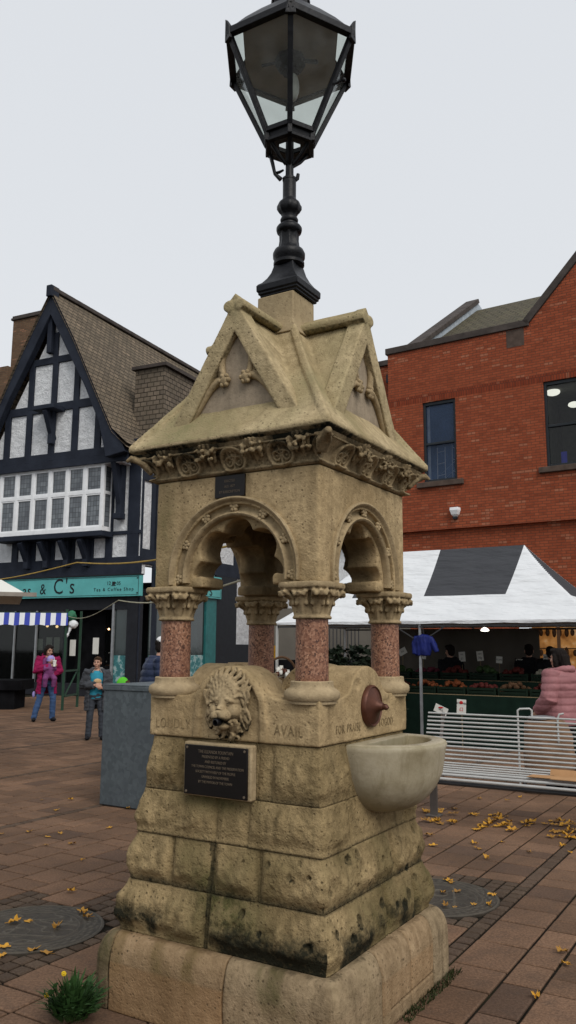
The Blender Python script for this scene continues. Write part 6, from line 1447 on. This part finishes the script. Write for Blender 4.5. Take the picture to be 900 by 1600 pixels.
        for S in 'LR': m.tube([j['chest'].lerp(j['sh'+S], .75)+V(0, 0, .0), j['sh'+S], j['sh'+S].lerp(j['el'+S], .5), j['el'+S], j['el'+S].lerp(j['wr'+S], .5), j['wr'+S].lerp(j['el'+S], .04)], [.07*s+g*.8, .068*s+g*.8, .060*s+g*.8, .054*s+g*.8, .050*s+g*.7, .044*s+g*.5], 14)
        pf = fit.get('puff', 0)
        def wc_(p_, n):
            w_ = n*(.006 if pf else .017)*fbm((p_.x, p_.y, p_.z*1.8), 8., 3)
            if pf: w_ = w_+n*(pf*(abs(math.sin(p_.z*math.pi/.085/s))**.6-.6))
            return w_
        obj('coat', m, fit['coat'], t_, smooth=180, remesh=.010, sm=1, warp=wc_)
    return t_, j, s, H, rot
# woman with the baby in a sling
g = gr(70, 1127)
w_, j, s, H, rot = person('woman in a magenta coat and jeans carrying a baby and a white cup', g, R(28), 1.68,
    dict(head=V(.0, -.05, 1.565), hp=R(18), hy=R(20), elL=V(.27, -.02, 1.10), wrL=V(.06, -.27, 1.06), elR=V(-.26, -.02, 1.12), wrR=V(-.0, -.26, 1.22), hdL=V(-1, -.2, .1), hdR=V(1, -.3, .3), hnL=V(0, 1, .2), hnR=V(0, 1, -.2),
         knL=V(.14, -.06, .49), anL=V(.16, .02, .09), knR=V(-.15, -.02, .49), anR=V(-.24, .06, .09)), dict(hair=M['hair_dark'], hairlen=.12, trousers=M['jeans'], top=M['purple'], coat=M['magenta'], len=.60, open=42, thick=.04), 1.08)
hd_ = MB().oval([(0, .12, 1.36, .12, .06), (0, .15, 1.44, .12, .075), (0, .13, 1.50, .09, .05)], 16); obj('hood', hd_, M['magenta'], w_, remesh=.012)
obj('glove', MB().ball((-.25, .1, .58), (.035, .03, .07), 10, 8), M['lilac'], w_)
mw = w_.matrix_basis
ba = thing('person', 'baby in a purple suit and lilac hat held against the woman', 'person', (g.x, g.y, 0), R(28))
b = MB().ball((.0, -.20, 1.10), (.11, .09, .17), 16, 12); b.ball((.02, -.20, 1.33), (.075, .08, .085), 16, 12)
for e in (-1, 1): b.tube([(e*.05, -.2, 1.02), (e*.10, -.27, .93), (e*.09, -.24, .78)], [.06, .052, .04], 10); b.tube([(e*.09, -.2, 1.2), (e*.11, -.26, 1.13), (e*.04, -.29, 1.16)], [.04, .035, .028], 10)
obj('body', b, M['skin'], ba, remesh=.01)
sb = MB().ball((.0, -.20, 1.10), (.128, .108, .18), 16, 12)
for e in (-1, 1): sb.tube([(e*.05, -.2, 1.02), (e*.10, -.28, .93), (e*.09, -.245, .755)], [.075, .064, .05], 10); sb.tube([(e*.09, -.2, 1.2), (e*.11, -.26, 1.13), (e*.04, -.29, 1.16)], [.05, .045, .036], 10)
obj('suit', sb, M['purple'], ba, remesh=.012, warp=lambda p_, n: n*.006*fbm(p_, 12., 2))
obj('hat', MB().ball((.02, -.185, 1.355), (.088, .09, .085), 16, 12).lathe([(.09, 1.31), (.094, 1.325), (.09, 1.34)], 20, c=(.02, -.185, 0)), M['lilac'], ba)
Q = mw @ V(.07, -.345, 1.20); cu_ = thing('paper_cup', 'white paper cup in the hand of the woman in magenta', 'cup', Q, 0); obj('cup_body', MB().lathe([(.028, 0), (.04, .12)], 16), M['cup'], cu_); obj('cup_lid', MB().lathe([(.043, .121), (.043, .13), (.034, .137), (.002, .138)], 16), M['price'], cu_); obj('straw', MB().tube([(0, 0, .13), (-.01, 0, .2)], .004, 6), M['cup'], cu_)
# boy
g = gr(147, 1156)
b_, j, s, H, rot = person('boy in an open charcoal coat with fur trimmed hood and blue T shirt', g, R(12), 1.46,
    dict(hy=R(-14), hp=R(2), elR=V(-.27, .02, 1.10), wrR=V(-.03, -.22, 1.12), hdR=V(1, -.1, .1), hnR=V(0, 1, 0), elL=V(.26, .0, 1.10), wrL=V(.12, -.23, 1.06), hdL=V(-.8, -.4, .4), hnL=V(-.3, 1, 0), anL=V(.15, .02, .09), anR=V(-.13, .02, .09), knL=V(.13, -.03, .49), knR=V(-.11, -.03, .49)),
    dict(hair=M['hair_brown'], trousers=M['greyjeans'], top=M['tee'], coat=M['boycoat'], len=.60, open=38, thick=.045), 1.05)
fm_ = MB().tube([(.11*s*math.sin(R(a)), (.03+.115*math.cos(R(a)))*s, (1.405+.03*math.cos(R(a)))*s) for a in range(-150, 151, 15)], .042, 10); obj('fur_hood', fm_, M['fur'], b_, remesh=.01, warp=lambda p_, n: n*.012*noise.noise(p_*60))
lg = MB().ball((.02*s, -.150*s, 1.20*s), (.07, .016, .045), 12, 8); obj('shirt_print', lg, plain('tan_print', (.45, .30, .16), .8), b_)
# man in navy puffer and child with lime hood, behind the bin
p = at(236, 1060, 10.9)
m_, j, s, H, rot = person('man in a navy puffer jacket with white cap standing behind the bin', p, R(115), 1.80,
    dict(head=V(0, -.16, 1.56), neck=V(0, -.09, 1.43), chest=V(0, -.06, 1.25), shL=V(.185, -.07, 1.38), shR=V(-.185, -.07, 1.38), elR=V(-.25, -.08, 1.1), wrR=V(-.2, -.25, .92), elL=V(.25, -.1, 1.1), wrL=V(.2, -.27, .95)), dict(hair=M['hair_dark'], trousers=M['blackcloth'], coat=M['navy'], len=.74, thick=.045, puff=.013), 1.1)
cpm = MB().ball(H(0, .008, .065), (.092*s, .104*s, .07*s), 18, 12, rot); cpm.ball(H(0, -.1, .06), (.06*s, .06*s, .012*s), 12, 8, rot); obj('cap', cpm, M['hair_white'], m_)
p = at(191, 1075, 10.6)
k_, j, s, H, rot = person('child in a lime green hooded top just showing above the bin', p, R(60), 1.24, dict(hp=R(20)), dict(hair=M['hair_brown'], trousers=M['greyjeans'], coat=M['lime'], len=.78, thick=.035), 1.05)
obj('hood', MB().ball(H(0, .03, .03), (.105*s, .108*s, .12*s), 18, 12, rot), M['lime'], k_)
# woman in pink puffer by the trolley
g = gr(884, 1236)
q_, j, s, H, rot = person('woman in a dusty pink puffer coat with dark hair pushing the trolley', g, R(-146), 1.66,
    dict(hy=R(4), elR=V(-.27, -.06, 1.10), wrR=V(-.22, -.28, .93), elL=V(.27, .03, 1.10), wrL=V(.23, -.18, .93)), dict(hair=M['hair_dark'], hairlen=.09, trousers=M['blackcloth'], coat=M['pinkcoat'], len=.78, thick=.06, puff=.010), 1.15)
hd_ = MB().tube([(.12*s*math.sin(R(a)), (.03+.11*math.cos(R(a)))*s, (1.42+.03*math.cos(R(a)))*s) for a in range(-140, 141, 14)], .048, 10); obj('hood', hd_, M['pinkcoat'], q_, remesh=.012, warp=lambda p_, n: n*.008*fbm(p_, 12., 2))
# dark figures at the stall
for px, py, Y, rz, h, lab in ((707, 1150, 16.3, 200, 1.72, 'person in dark clothes serving behind the stall'), (832, 1150, 16.0, 165, 1.74, 'person in dark clothes standing left of the lit window'), (866, 1150, 15.4, 160, 1.70, 'person in black seen against the lit orange window')):
    p = at(px, py, Y); person(lab, p, R(rz), h, dict(elR=V(-.25, -.05, 1.1), wrR=V(-.16, -.26, 1.05)), dict(hair=M['hair_dark'], trousers=M['blackcloth'], coat=M['blackcloth'], len=.75, thick=.04), 1.08)
